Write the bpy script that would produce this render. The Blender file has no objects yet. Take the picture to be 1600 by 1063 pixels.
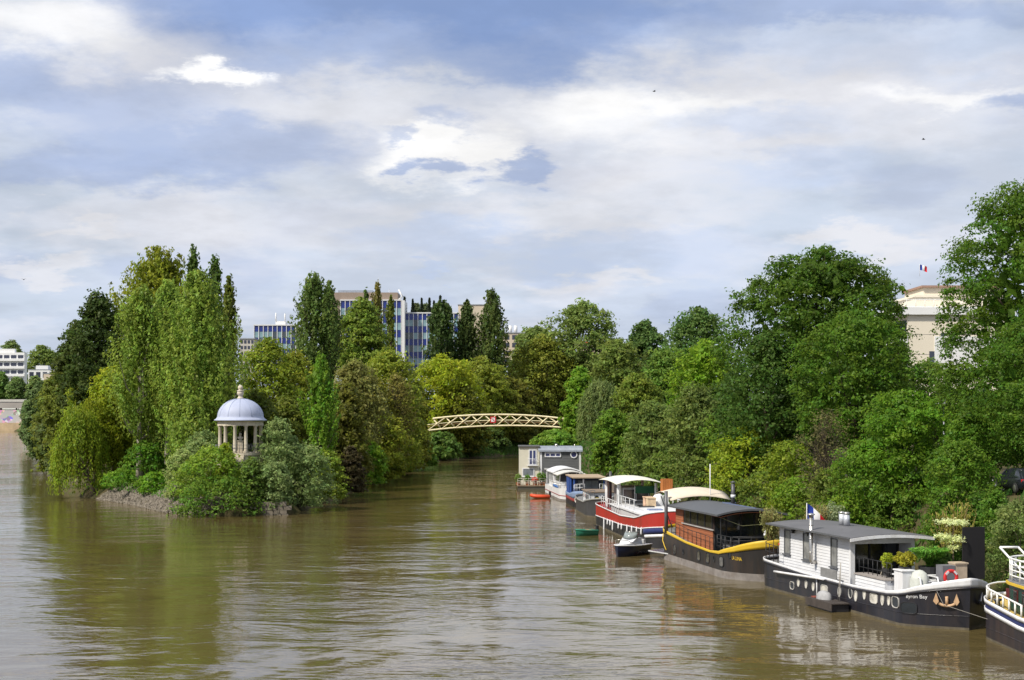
import bpy, math, random
import numpy as np
from mathutils import Vector, Matrix
R = math.radians
SC = bpy.context.scene
COL = SC.collection

# ---------------------------------------------------------------- camera
F, HZ, EYE = 2400.0, 640.0, 11.0          # focal length in photo pixels, horizon row, eye height above the river
cam = bpy.data.objects.new('camera', bpy.data.cameras.new('camera'))
COL.objects.link(cam)
cam.location = (0, 0, EYE)
cam.rotation_euler = (R(90), 0, 0)
cam.data.sensor_width = 36
cam.data.lens = 36 * F / 1600
cam.data.shift_y = (HZ - 531.5) / 1600
cam.data.clip_start = 0.5
cam.data.clip_end = 20000
SC.camera = cam

# ---------------------------------------------------------------- sky, sun, exposure
SUN_EL, SUN_AZ = R(47), math.atan2(-0.80, -0.60)
world = bpy.data.worlds.new('World'); SC.world = world; world.use_nodes = True
def build_sky():
    nt = world.node_tree; nt.nodes.clear()
    N = nt.nodes.new; L = nt.links.new
    def val(n, i, v):
        if hasattr(v, 'is_linked') or hasattr(v, 'links'): L(v, n.inputs[i])
        else: n.inputs[i].default_value = v
    def m(op, a, b=0.0, c=0.0, clamp=False):
        n = N('ShaderNodeMath'); n.operation = op; n.use_clamp = clamp
        val(n, 0, a); val(n, 1, b)
        if op in ('MULTIPLY_ADD', 'SMOOTH_MIN'): val(n, 2, c)
        return n.outputs[0]
    def smooth(x, a, b, lo=0.0, hi=1.0):
        n = N('ShaderNodeMapRange'); n.interpolation_type = 'SMOOTHSTEP'
        val(n, 0, x); val(n, 1, a); val(n, 2, b); val(n, 3, lo); val(n, 4, hi)
        return n.outputs[0]
    def mix(f, a, b):
        n = N('ShaderNodeMix'); n.data_type = 'RGBA'
        val(n, 0, f)
        for i, v in ((6, a), (7, b)):
            if isinstance(v, tuple): n.inputs[i].default_value = (*v, 1)
            else: L(v, n.inputs[i])
        return n.outputs[2]
    def noise(v, scale, detail=6, rough=0.55, dist=0.0, off=(0, 0, 0)):
        mp = N('ShaderNodeMapping'); L(v, mp.inputs[0]); mp.inputs[1].default_value = off
        n = N('ShaderNodeTexNoise'); L(mp.outputs[0], n.inputs['Vector'])
        n.inputs['Scale'].default_value = scale; n.inputs['Detail'].default_value = detail
        n.inputs['Roughness'].default_value = rough; n.inputs['Distortion'].default_value = dist
        return n.outputs[0]
    tc = N('ShaderNodeTexCoord'); sep = N('ShaderNodeSeparateXYZ'); L(tc.outputs['Generated'], sep.inputs[0])
    x, y, z = sep.outputs
    zc = m('ADD', m('MAXIMUM', z, 0.0), 0.22)
    cmb = N('ShaderNodeCombineXYZ'); L(m('DIVIDE', x, zc), cmb.inputs[0]); L(m('DIVIDE', y, zc), cmb.inputs[1])
    P = cmb.outputs[0]
    sky = N('ShaderNodeTexSky'); sky.sky_type = 'NISHITA'; sky.sun_disc = False
    sky.sun_elevation = SUN_EL; sky.sun_rotation = SUN_AZ % (2 * math.pi)
    sc = N('ShaderNodeMix'); sc.data_type = 'RGBA'; sc.blend_type = 'MULTIPLY'; sc.inputs[0].default_value = 1
    L(sky.outputs[0], sc.inputs[6]); sc.inputs[7].default_value = (0.088, 0.088, 0.092, 1)
    base = sc.outputs[2]
    # wispy coordinates: tangent of azimuth and of elevation, wobbled by noise
    ys = m('MAXIMUM', y, 0.05)
    n1 = noise(P, 4.4, 7, 0.62, off=(3.1, 1.7, 0)); n2 = noise(P, 5.0, 7, 0.62, off=(9.3, 5.2, 2))
    a = m('ADD', m('DIVIDE', x, ys), m('MULTIPLY', m('SUBTRACT', n1, 0.5), 0.14))
    e = m('ADD', m('DIVIDE', z, ys), m('MULTIPLY', m('SUBTRACT', n2, 0.5), 0.075))
    e = m('ADD', e, smooth(y, 0.3, 0.1, 0, 50))
    ae = N('ShaderNodeCombineXYZ'); L(a, ae.inputs[0]); L(e, ae.inputs[1])
    def blob(px, py, rx, ry, soft, k):
        v = N('ShaderNodeVectorMath'); v.operation = 'MULTIPLY_ADD'; L(ae.outputs[0], v.inputs[0])
        v.inputs[1].default_value = (F / rx, F / ry, 0); v.inputs[2].default_value = (-(px - 800) / rx, -(HZ - py) / ry, 0)
        l = N('ShaderNodeVectorMath'); l.operation = 'LENGTH'; L(v.outputs[0], l.inputs[0])
        return smooth(l.outputs['Value'], 1.0 + soft, max(0.0, 1.0 - soft), 0, k)
    # thin veil of cloud over blue, then grey bodies and lit ones
    cover = smooth(noise(P, 1.5, 5, 0.55, 0.0, (1.3, 4.4, 0)), 0.36, 0.54)
    col = mix(m('MULTIPLY_ADD', cover, 0.25, 0.70), base, (0.61, 0.665, 0.775))
    low = smooth(z, 0.14, 0.02)
    col = mix(m('MULTIPLY', low, 0.6), col, (0.53, 0.615, 0.77))
    lit = smooth(noise(P, 2.9, 7, 0.5, 0.0, (7.7, 2.1, 0)), 0.50, 0.60)
    col = mix(m('MULTIPLY', lit, 0.38), col, (0.78, 0.775, 0.82))
    grey = smooth(noise(P, 2.3, 6, 0.5, 0.0, (4.2, 8.8, 3)), 0.53, 0.62)
    col = mix(m('MULTIPLY', grey, 0.35), col, (0.37, 0.45, 0.65))
    # the cloud bodies that stand in this view
    D, G, LB, LG, W = (0.245, 0.35, 0.61), (0.39, 0.475, 0.68), (0.52, 0.615, 0.81), (0.75, 0.75, 0.785), (0.94, 0.935, 0.93)
    for (px, py, rx, ry, s, k, c) in [
        (450, 180, 220, 90, .5, .6, LG), (900, 190, 360, 90, .6, .6, (0.77, 0.77, 0.80)), (1350, 150, 340, 75, .5, .6, LG), (480, 350, 300, 50, .5, .5, LG), (200, 75, 190, 80, .5, .7, LG),
        (640, -5, 430, 100, .28, .95, D), (860, 45, 270, 60, .35, .75, D), (560, 85, 250, 38, .45, .7, G), (1300, 12, 340, 28, .5, .6, D), (1130, 45, 55, 35, .4, .6, G), (1360, 75, 330, 36, .5, .4, LB),
        (40, 105, 120, 55, .4, .8, G), (140, 155, 200, 38, .5, .7, G), (290, 232, 250, 48, .3, .8, G), (110, 268, 260, 34, .4, .75, G), (55, 25, 120, 45, .6, .75, W), (150, 60, 60, 40, .6, .3, W),
        (340, 118, 62, 20, .35, 1.0, (1.06, 1.06, 1.06)), (690, 240, 95, 50, .35, .95, W), (930, 185, 140, 38, .6, .6, W), (1010, 160, 150, 26, .6, .7, W), (1480, 150, 130, 16, .6, .7, W),
        (684, 268, 40, 18, .35, .9, G), (802, 262, 56, 18, .35, .9, G), (690, 180, 40, 20, .5, .6, G), (620, 215, 26, 10, .5, .6, G), (1585, 165, 50, 18, .5, .8, G),
        (700, 370, 150, 26, .45, .6, LB), (870, 410, 70, 22, .4, .6, LB), (1230, 270, 130, 30, .5, .55, LB), (1060, 390, 150, 40, .5, .5, LB), (690, 424, 26, 10, .4, .7, LB), (1180, 185, 120, 20, .6, .5, LB),
        (860, 335, 140, 32, .4, .6, LG), (1040, 300, 150, 40, .5, .5, LG), (1340, 375, 100, 20, .4, .8, LG), (70, 420, 75, 18, .4, .7, LG), (120, 350, 50, 10, .5, .7, LG), (940, 445, 80, 14, .5, .6, LG),
    ]:
        col = mix(blob(px, py, rx, ry, s * 1.1 + .07, k), col, c)
    fine = m('ADD', smooth(noise(P, 3.6, 6, 0.6, 0.0, (2.2, 0.6, 1)), 0.36, 0.66, 0.80, 0.95), m('MULTIPLY', n1, 0.05))
    mm = N('ShaderNodeMix'); mm.data_type = 'RGBA'; mm.blend_type = 'MULTIPLY'; mm.inputs[0].default_value = 1
    L(col, mm.inputs[6]); L(fine, mm.inputs[7])
    bg = N('ShaderNodeBackground'); L(mm.outputs[2], bg.inputs[0]); bg.inputs[1].default_value = 1.0
    out = N('ShaderNodeOutputWorld'); L(bg.outputs[0], out.inputs[0])
    world.cycles.sampling_method = 'MANUAL'; world.cycles.sample_map_resolution = 256
build_sky()
sun = bpy.data.objects.new('sun', bpy.data.lights.new('sun', 'SUN')); COL.objects.link(sun)
sun.data.energy = 4.3; sun.data.angle = R(4); sun.data.color = (1.0, 0.93, 0.80)
sd = Vector((math.sin(SUN_AZ) * math.cos(SUN_EL), math.cos(SUN_AZ) * math.cos(SUN_EL), math.sin(SUN_EL)))
sun.rotation_euler = (-sd).to_track_quat('-Z', 'Y').to_euler()
sun.location = (-60, -60, 120)
SC.view_settings.view_transform = 'Standard'; SC.view_settings.look = 'None'
SC.view_settings.exposure = 0.25; SC.view_settings.gamma = 1.0
SC.render.engine = 'CYCLES'
SC.cycles.use_denoising = True
SC.cycles.max_bounces = 4; SC.cycles.diffuse_bounces = 2; SC.cycles.glossy_bounces = 2
SC.cycles.transmission_bounces = 4; SC.cycles.transparent_max_bounces = 6
SC.cycles.caustics_reflective = False; SC.cycles.caustics_refractive = False

# ---------------------------------------------------------------- helpers
def pt(px, py, z=0.0):
    """point of the horizontal plane z seen at photo pixel px, py"""
    Y = (EYE - z) * F / (py - HZ)
    return Vector(((px - 800) / F * Y, Y, z))
def at(px, py, Y):
    return Vector(((px - 800) / F * Y, Y, EYE - (py - HZ) / F * Y))

MATS = {}
def M(name, col=(0.5, 0.5, 0.5), rough=0.6, metal=0.0, var=0.18, scale=2.5, bump=0.0, bscale=20, spec=0.4, stain=None, sfac=0.5, stretch=(1, 1, 1)):
    """painted / stone / metal surface: base colour broken by two noises, optional stain colour and relief"""
    if name in MATS: return MATS[name]
    m = bpy.data.materials.new(name); m.use_nodes = True; nt = m.node_tree; b = nt.nodes['Principled BSDF']
    N = nt.nodes.new; L = nt.links.new
    tc = N('ShaderNodeTexCoord'); mp = N('ShaderNodeMapping'); L(tc.outputs['Object'], mp.inputs[0]); mp.inputs[3].default_value = stretch
    n = N('ShaderNodeTexNoise'); n.inputs['Scale'].default_value = scale; n.inputs['Detail'].default_value = 7; n.inputs['Roughness'].default_value = 0.65
    L(mp.outputs[0], n.inputs['Vector'])
    r = N('ShaderNodeMapRange'); L(n.outputs[0], r.inputs[0]); r.inputs[1].default_value = 0.3; r.inputs[2].default_value = 0.7
    r.inputs[3].default_value = 1 - var; r.inputs[4].default_value = 1 + var
    mx = N('ShaderNodeMix'); mx.data_type = 'RGBA'; mx.blend_type = 'MULTIPLY'; mx.inputs[0].default_value = 1
    mx.inputs[6].default_value = (*col, 1); L(r.outputs[0], mx.inputs[7]); c = mx.outputs[2]
    if stain:
        n2 = N('ShaderNodeTexNoise'); n2.inputs['Scale'].default_value = scale * 0.6; n2.inputs['Detail'].default_value = 8
        n2.inputs['Roughness'].default_value = 0.7; L(mp.outputs[0], n2.inputs['Vector'])
        r2 = N('ShaderNodeMapRange'); L(n2.outputs[0], r2.inputs[0]); r2.inputs[1].default_value = 0.48; r2.inputs[2].default_value = 0.72
        r2.inputs[3].default_value = 0; r2.inputs[4].default_value = sfac
        m2 = N('ShaderNodeMix'); m2.data_type = 'RGBA'; L(r2.outputs[0], m2.inputs[0]); L(c, m2.inputs[6]); m2.inputs[7].default_value = (*stain, 1); c = m2.outputs[2]
    L(c, b.inputs['Base Color'])
    rr = N('ShaderNodeMapRange'); L(n.outputs[0], rr.inputs[0]); rr.inputs[3].default_value = max(0.03, rough - 0.12); rr.inputs[4].default_value = min(1, rough + 0.12)
    L(rr.outputs[0], b.inputs['Roughness'])
    b.inputs['Metallic'].default_value = metal; b.inputs['Specular IOR Level'].default_value = spec
    if bump:
        n3 = N('ShaderNodeTexNoise'); n3.inputs['Scale'].default_value = bscale; n3.inputs['Detail'].default_value = 5; L(mp.outputs[0], n3.inputs['Vector'])
        bp = N('ShaderNodeBump'); bp.inputs['Strength'].default_value = bump; bp.inputs['Distance'].default_value = 0.05
        L(n3.outputs[0], bp.inputs['Height']); L(bp.outputs[0], b.inputs['Normal'])
    MATS[name] = m
    return m
def glass(name='dark_glass', col=(0.012, 0.016, 0.02), rough=0.05):
    if name in MATS: return MATS[name]
    m = M(name, col, rough, 0, 0.3, 1.5, spec=0.9); return m

def tag(o, label=None, cat=None, group=None, kind=None):
    if label: o['label'] = label
    if cat: o['category'] = cat
    if group: o['group'] = group
    if kind: o['kind'] = kind
    return o
def thing(name, label, cat, loc=(0, 0, 0), rz=0.0, group=None):
    o = bpy.data.objects.new(name, None); COL.objects.link(o); o.empty_display_size = 0.5
    o.location = loc; o.rotation_euler = (0, 0, rz)
    return tag(o, label, cat, group)
def inst(name, mesh, parent=None, loc=(0, 0, 0), rot=(0, 0, 0), scale=(1, 1, 1)):
    o = bpy.data.objects.new(name, mesh); COL.objects.link(o); o.parent = parent
    o.location = loc; o.rotation_euler = rot; o.scale = scale
    return o
def lerp_table(tab):
    xs = [p[0] for p in tab]; ys = [p[1] for p in tab]
    return lambda t: float(np.interp(t, xs, ys))

class MB:
    """collects shapes, build() links them as one mesh object"""
    def __init__(s): s.v = []; s.f = []; s.sm = []
    def add(s, vs, fs, smooth=False):
        k = len(s.v); s.v += [tuple(p) for p in vs]; s.f += [tuple(i + k for i in f) for f in fs]; s.sm += [smooth] * len(fs); return s
    def box(s, c, d, rz=0.0, mat=None, taper=1.0):
        vs = []
        for z in (-.5, .5):
            k = taper if z > 0 else 1.0
            for (x, y) in ((-.5, -.5), (.5, -.5), (.5, .5), (-.5, .5)): vs.append(Vector((x * d[0] * k, y * d[1] * k, z * d[2])))
        if mat is not None: vs = [mat @ p for p in vs]
        if rz: q = Matrix.Rotation(rz, 3, 'Z'); vs = [q @ p for p in vs]
        vs = [p + Vector(c) for p in vs]
        return s.add(vs, [(3, 2, 1, 0), (4, 5, 6, 7), (0, 1, 5, 4), (1, 2, 6, 5), (2, 3, 7, 6), (3, 0, 4, 7)])
    def span(s, a, b):
        a = Vector(a); b = Vector(b); return s.box((a + b) / 2, [abs(q) for q in (b - a)])
    def tube(s, pts, r, n=8, caps=True, smooth=True):
        pts = [Vector(p) for p in pts]; rs = r if isinstance(r, (list, tuple)) else [r] * len(pts)
        vs, fs = [], []; up = Vector((0, 0, 1)); ref = None
        for i, p in enumerate(pts):
            d = (pts[min(i + 1, len(pts) - 1)] - pts[max(i - 1, 0)]).normalized()
            if ref is None: ref = d.orthogonal().normalized() if abs(d.z) > 0.9 else up.cross(d).normalized()
            a = (ref - d * ref.dot(d)).normalized(); ref = a; b = d.cross(a)
            for k in range(n):
                t = 2 * math.pi * k / n + (math.pi / n); vs.append(p + (a * math.cos(t) + b * math.sin(t)) * rs[i])
        for i in range(len(pts) - 1):
            for k in range(n): fs.append((i * n + k, i * n + (k + 1) % n, (i + 1) * n + (k + 1) % n, (i + 1) * n + k))
        s.add(vs, fs, smooth and n > 4)
        if caps:
            k = len(s.v) - len(vs); m = len(pts) - 1
            s.f.append(tuple(k + q for q in reversed(range(n)))); s.f.append(tuple(k + m * n + q for q in range(n))); s.sm += [False, False]
        return s
    def bar(s, a, b, w, h=None):
        """rectangular bar from a to b"""
        return s.tube([a, b], (w if h is None else (w + h) / 2) * 0.7071, 4, True, False)
    def lathe(s, prof, n=32, c=(0, 0, 0), smooth=True, a0=0.0, a1=2 * math.pi):
        vs, fs = [], []; full = abs(a1 - a0 - 2 * math.pi) < 1e-6; m = n if full else n + 1
        for (r, z) in prof:
            for k in range(m):
                t = a0 + (a1 - a0) * k / n; vs.append((c[0] + r * math.cos(t), c[1] + r * math.sin(t), c[2] + z))
        for i in range(len(prof) - 1):
            for k in range(n):
                q = (k + 1) % m; fs.append((i * m + k, i * m + q, (i + 1) * m + q, (i + 1) * m + k))
        return s.add(vs, fs, smooth)
    def prism(s, poly, z0, z1):
        n = len(poly); vs = [(p[0], p[1], z0) for p in poly] + [(p[0], p[1], z1) for p in poly]
        return s.add(vs, [tuple(reversed(range(n))), tuple(range(n, 2 * n))] + [(i, (i + 1) % n, n + (i + 1) % n, n + i) for i in range(n)])
    def sideprism(s, poly, y0, y1):
        """outline in x, z pushed along y"""
        n = len(poly); vs = [(p[0], y0, p[1]) for p in poly] + [(p[0], y1, p[1]) for p in poly]
        return s.add(vs, [tuple(range(n)), tuple(reversed(range(n, 2 * n)))] + [((i + 1) % n, i, n + i, n + (i + 1) % n) for i in range(n)])
    def grid(s, rows, close=False, smooth=True, flip=False):
        nr, nc = len(rows), len(rows[0]); vs = [p for r in rows for p in r]; fs = []
        for i in range(nr - 1):
            for k in range(nc if close else nc - 1):
                q = (i * nc + k, i * nc + (k + 1) % nc, (i + 1) * nc + (k + 1) % nc, (i + 1) * nc + k)
                fs.append(q[::-1] if flip else q)
        return s.add(vs, fs, smooth)
    def mesh(s, name, mat):
        me = bpy.data.meshes.new(name); me.from_pydata(s.v, [], s.f)
        if mat: me.materials.append(mat)
        me.polygons.foreach_set('use_smooth', s.sm); me.update(); return me
    def build(s, name, mat, parent=None, solid=0.0, bevel=0.0):
        o = inst(name, s.mesh(name, mat), parent)
        if solid: md = o.modifiers.new('solid', 'SOLIDIFY'); md.thickness = solid; md.offset = 0
        if bevel: md = o.modifiers.new('bevel', 'BEVEL'); md.width = bevel; md.segments = 2; md.limit_method = 'ANGLE'
        return o
def bx(name, mat, parent, a, b, bevel=0.0): return MB().span(a, b).build(name, mat, parent, bevel=bevel)

def text_mesh(s, size, font_align='LEFT', extrude=0.0):
    cu = bpy.data.curves.new('lettering', 'FONT'); cu.body = s; cu.size = size; cu.align_x = font_align; cu.extrude = extrude; cu.resolution_u = 3
    o = bpy.data.objects.new('lettering', cu); COL.objects.link(o)
    dg = bpy.context.evaluated_depsgraph_get(); me = bpy.data.meshes.new_from_object(o.evaluated_get(dg))
    bpy.data.objects.remove(o); bpy.data.curves.remove(cu); return me
# ================================================================ setting: river, island, banks
def water_material():
    m = bpy.data.materials.new('river_water'); m.use_nodes = True; nt = m.node_tree; b = nt.nodes['Principled BSDF']
    N = nt.nodes.new; L = nt.links.new
    tc = N('ShaderNodeTexCoord')
    def noise(sc, det, st, dist=0.0, rough=0.55):
        mp = N('ShaderNodeMapping'); L(tc.outputs['Object'], mp.inputs[0]); mp.inputs[3].default_value = st; mp.inputs[2].default_value = (0, 0, R(8))
        n = N('ShaderNodeTexNoise'); n.inputs['Scale'].default_value = sc; n.inputs['Detail'].default_value = det
        n.inputs['Roughness'].default_value = rough; n.inputs['Distortion'].default_value = dist
        L(mp.outputs[0], n.inputs['Vector']); return n.outputs[0]
    def mth(op, a, c):
        n = N('ShaderNodeMath'); n.operation = op
        for i, q in enumerate((a, c)):
            if hasattr(q, 'links'): L(q, n.inputs[i])
            else: n.inputs[i].default_value = q
        return n.outputs[0]
    big = noise(0.035, 3, (1, 1, 1), 1.2)                     # patches of wind and current
    amp = N('ShaderNodeMapRange'); L(big, amp.inputs[0]); amp.inputs[1].default_value = 0.35; amp.inputs[2].default_value = 0.65
    amp.inputs[3].default_value = 0.22; amp.inputs[4].default_value = 1.0
    w1 = noise(0.23, 3, (0.6, 1, 1), 1.0)
    w2 = noise(1.5, 3, (0.55, 1, 1), 0.4)
    w3 = noise(4.5, 2, (0.7, 1, 1))
    h = mth('ADD', mth('MULTIPLY', w1, 0.42), mth('ADD', mth('MULTIPLY', w2, 0.085), mth('MULTIPLY', w3, 0.009)))
    h = mth('MULTIPLY', h, amp.outputs[0])
    bp = N('ShaderNodeBump'); bp.inputs['Strength'].default_value = 1.0; bp.inputs['Distance'].default_value = 0.42
    L(h, bp.inputs['Height']); L(bp.outputs[0], b.inputs['Normal'])
    mud = noise(0.06, 5, (1, 1, 1), 1.0)
    cr = N('ShaderNodeValToRGB'); L(mud, cr.inputs[0])
    cr.color_ramp.elements[0].position = 0.3; cr.color_ramp.elements[0].color = (0.098, 0.075, 0.022, 1)
    cr.color_ramp.elements[1].position = 0.7; cr.color_ramp.elements[1].color = (0.125, 0.093, 0.044, 1)
    L(cr.outputs[0], b.inputs['Base Color'])
    b.inputs['Roughness'].default_value = 0.06; b.inputs['IOR'].default_value = 1.45; b.inputs['Specular IOR Level'].default_value = 0.75
    return m
WATER = water_material()
mb = MB(); mb.add([(-1500, -80, 0), (900, -80, 0), (900, 1400, 0), (-1500, 1400, 0)], [(0, 1, 2, 3)])
tag(mb.build('river_water', WATER), 'brown rippled river filling the foreground', kind='structure')

GROUND = M('bank_ground', (0.075, 0.062, 0.032), 0.95, 0, 0.35, 0.7, 0.6, 6, 0.1, (0.05, 0.075, 0.02), 0.9)
ASPH = M('asphalt', (0.06, 0.06, 0.06), 0.9, 0, 0.15, 3, 0.2, 40, 0.2)
isl_l = [(158.5, -28), (159.5, -32.5), (163, -37), (176, -43.5), (186, -49.6), (200, -58.8), (293, -87), (352, -106), (528, -168), (733, -234), (770, -250)]
isl_r = [(158.5, -28), (159.5, -25), (165, -22.6), (188.6, -21.2), (251, -21), (284, -19), (322, -16), (347, -8.7), (367, 0), (390, 12), (420, 35), (470, 75), (620, 150), (770, 230)]
shore = [(-60, 46), (0, 40), (40, 35), (70, 30), (95, 24.2), (113, 20), (139, 17.3), (170, 14.5), (220, 11.8), (260, 10), (300, 10), (330, 12), (350, 17), (370, 27), (400, 44), (470, 96), (620, 172), (770, 250)]
IL, IR, SH = lerp_table(isl_l), lerp_table(isl_r), lerp_table(shore)
prof_i = lerp_table([(-5, -2.5), (0, -0.25), (0.8, 0.5), (2.5, 1.4), (5, 2.4), (9, 3.4), (20, 4.0), (400, 4.2)])
prof_r = lerp_table([(-5, -2.5), (0, -0.25), (0.8, 0.7), (2.0, 2.3), (3.5, 4.3), (5.0, 5.7), (6, 5.9), (2000, 6.2)])
TEMPLE = Vector((-29.7, 168.0))
def gz(x, y):
    """height of the ground under a point"""
    if x > SH(y) - 3: return prof_r(x - SH(y))
    z = prof_i(min(x - IL(y), IR(y) - x))
    d = math.hypot(x - TEMPLE.x, y - TEMPLE.y)
    if d < 6: z = max(z, min(4.2, 6.4 - 0.85 * d))
    return z
def build_ground():
    rnd = random.Random(4)
    ys = sorted(set(list(np.linspace(158.5, 200, 26)) + list(np.linspace(200, 420, 56)) + list(np.linspace(420, 770, 26))))
    rows = []
    for y in ys:
        a, b = IL(y), IR(y); w = b - a
        ds = [-4, 0, 0.8, 2.5, 5, 9]
        k = min(1.0, w / 2 / 9.5) if w > 0.1 else 0.01
        left = [a + d * (k if d > 0 else 1) for d in ds]; right = [b - d * (k if d > 0 else 1) for d in reversed(ds)]
        mid = list(np.linspace(left[-1], right[0], 14)[1:-1])
        rows.append([Vector((x, y, gz(x, y) + (rnd.uniform(-.18, .18) if a < x < b else 0))) for x in left + mid + right])
    tip = [Vector((p.x, p.y - 4, -2.5)) for p in rows[0]]
    tag(MB().grid([tip] + rows).build('island_ground', GROUND), 'earth and undergrowth of the wooded island', kind='structure')
    rows = []
    for y in list(np.linspace(-60, 300, 70)) + list(np.linspace(310, 770, 30)):
        rows.append([Vector((SH(y) + d, y, prof_r(d) + (rnd.uniform(-.12, .12) if 0 < d < 4 else 0))) for d in (-4, 0, 0.8, 2.0, 3.5, 5.0, 6, 8, 19, 40, 120, 700)])
    tag(MB().grid(rows).build('riverbank_ground', GROUND), 'sloping right bank below the road', kind='structure')
    rows = [[Vector((SH(y) + d, y, prof_r(d) + 0.035)) for d in (6.1, 7.5, 9.5, 11.0)] for y in np.linspace(-60, 290, 80)]
    tag(MB().grid(rows, smooth=False).build('quay_road', ASPH), 'grey road along the top of the bank', kind='structure')
    far = M('far_ground', (0.10, 0.115, 0.05), 0.95, 0, 0.3, 0.05)
    mb = MB(); xs = np.linspace(-4000, 4000, 40)
    mb.grid([[Vector((x, 815 if x < -200 else 771, -1)) for x in xs], [Vector((x, 824 if x < -200 else 772, 0.6)) for x in xs], [Vector((x, 850 if x < -200 else 780, 4)) for x in xs], [Vector((x, 9000, 9)) for x in xs]])
    tag(mb.build('far_ground', far), 'flat land beyond the river reaching the horizon', kind='structure')
    # river bed below the water
    tag(MB().add([(-4000, -80, -3), (4000, -80, -3), (4000, 9000, -3), (-4000, 9000, -3)], [(0, 1, 2, 3)]).build('river_bed', GROUND), 'river bed', kind='structure')
build_ground()

# ---------------------------------------------------------------- rubble on the tip of the island
STONE = M('pale_stone', (0.42, 0.37, 0.29), 0.85, 0, 0.22, 2.2, 0.4, 18, 0.25, (0.16, 0.15, 0.12), 0.6)
RUBBLE = M('rubble_stone', (0.19, 0.165, 0.135), 0.9, 0, 0.35, 1.6, 0.5, 15, 0.2, (0.12, 0.11, 0.08), 0.7)
def build_rubble():
    rng = np.random.default_rng(3); mb = MB()
    for i in range(5200):
        y = rng.uniform(159.2, 188); f = rng.random() ** 1.3
        p = Vector((IL(y) + 0.2 + f * 4.8, y))
        if p.x > IR(y) - 0.2: continue
        z = gz(p.x, p.y); r = rng.uniform(0.09, 0.24)
        vs = [Vector(q) for q in ((1, 0, 0), (-1, 0, 0), (0, 1, 0), (0, -1, 0), (0, 0, 1), (0, 0, -1))]
        q = Matrix.Rotation(rng.uniform(0, 6.3), 3, Vector(rng.normal(size=3)))
        vs = [q @ (v * r * rng.uniform(0.6, 1.3)) + Vector((p.x, p.y, z + 0.06)) for v in vs]
        mb.add(vs, [(0, 2, 4), (2, 1, 4), (1, 3, 4), (3, 0, 4), (2, 0, 5), (1, 2, 5), (3, 1, 5), (0, 3, 5)])
    tag(mb.build('rubble_stones', RUBBLE), 'loose pale stones heaped along the island tip', 'stones', kind='stuff')
    w = thing('retaining_wall', 'low weathered stone wall at the waterline under the temple', 'wall', (-26.0, 160.0, 0))
    rnd = random.Random(8)
    for r in range(4):
        x = -2.6 + (r % 2) * 0.3
        while x < 2.4:
            l = rnd.uniform(0.6, 1.0)
            MB().box((x + l / 2, rnd.uniform(-.03, .03) + (x / 3) ** 2 * 0.25, -0.1 + r * 0.42), (l - 0.03, 0.5, 0.40), rz=x * 0.05).build('stone', RUBBLE, w)
            x += l
build_rubble()

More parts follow.
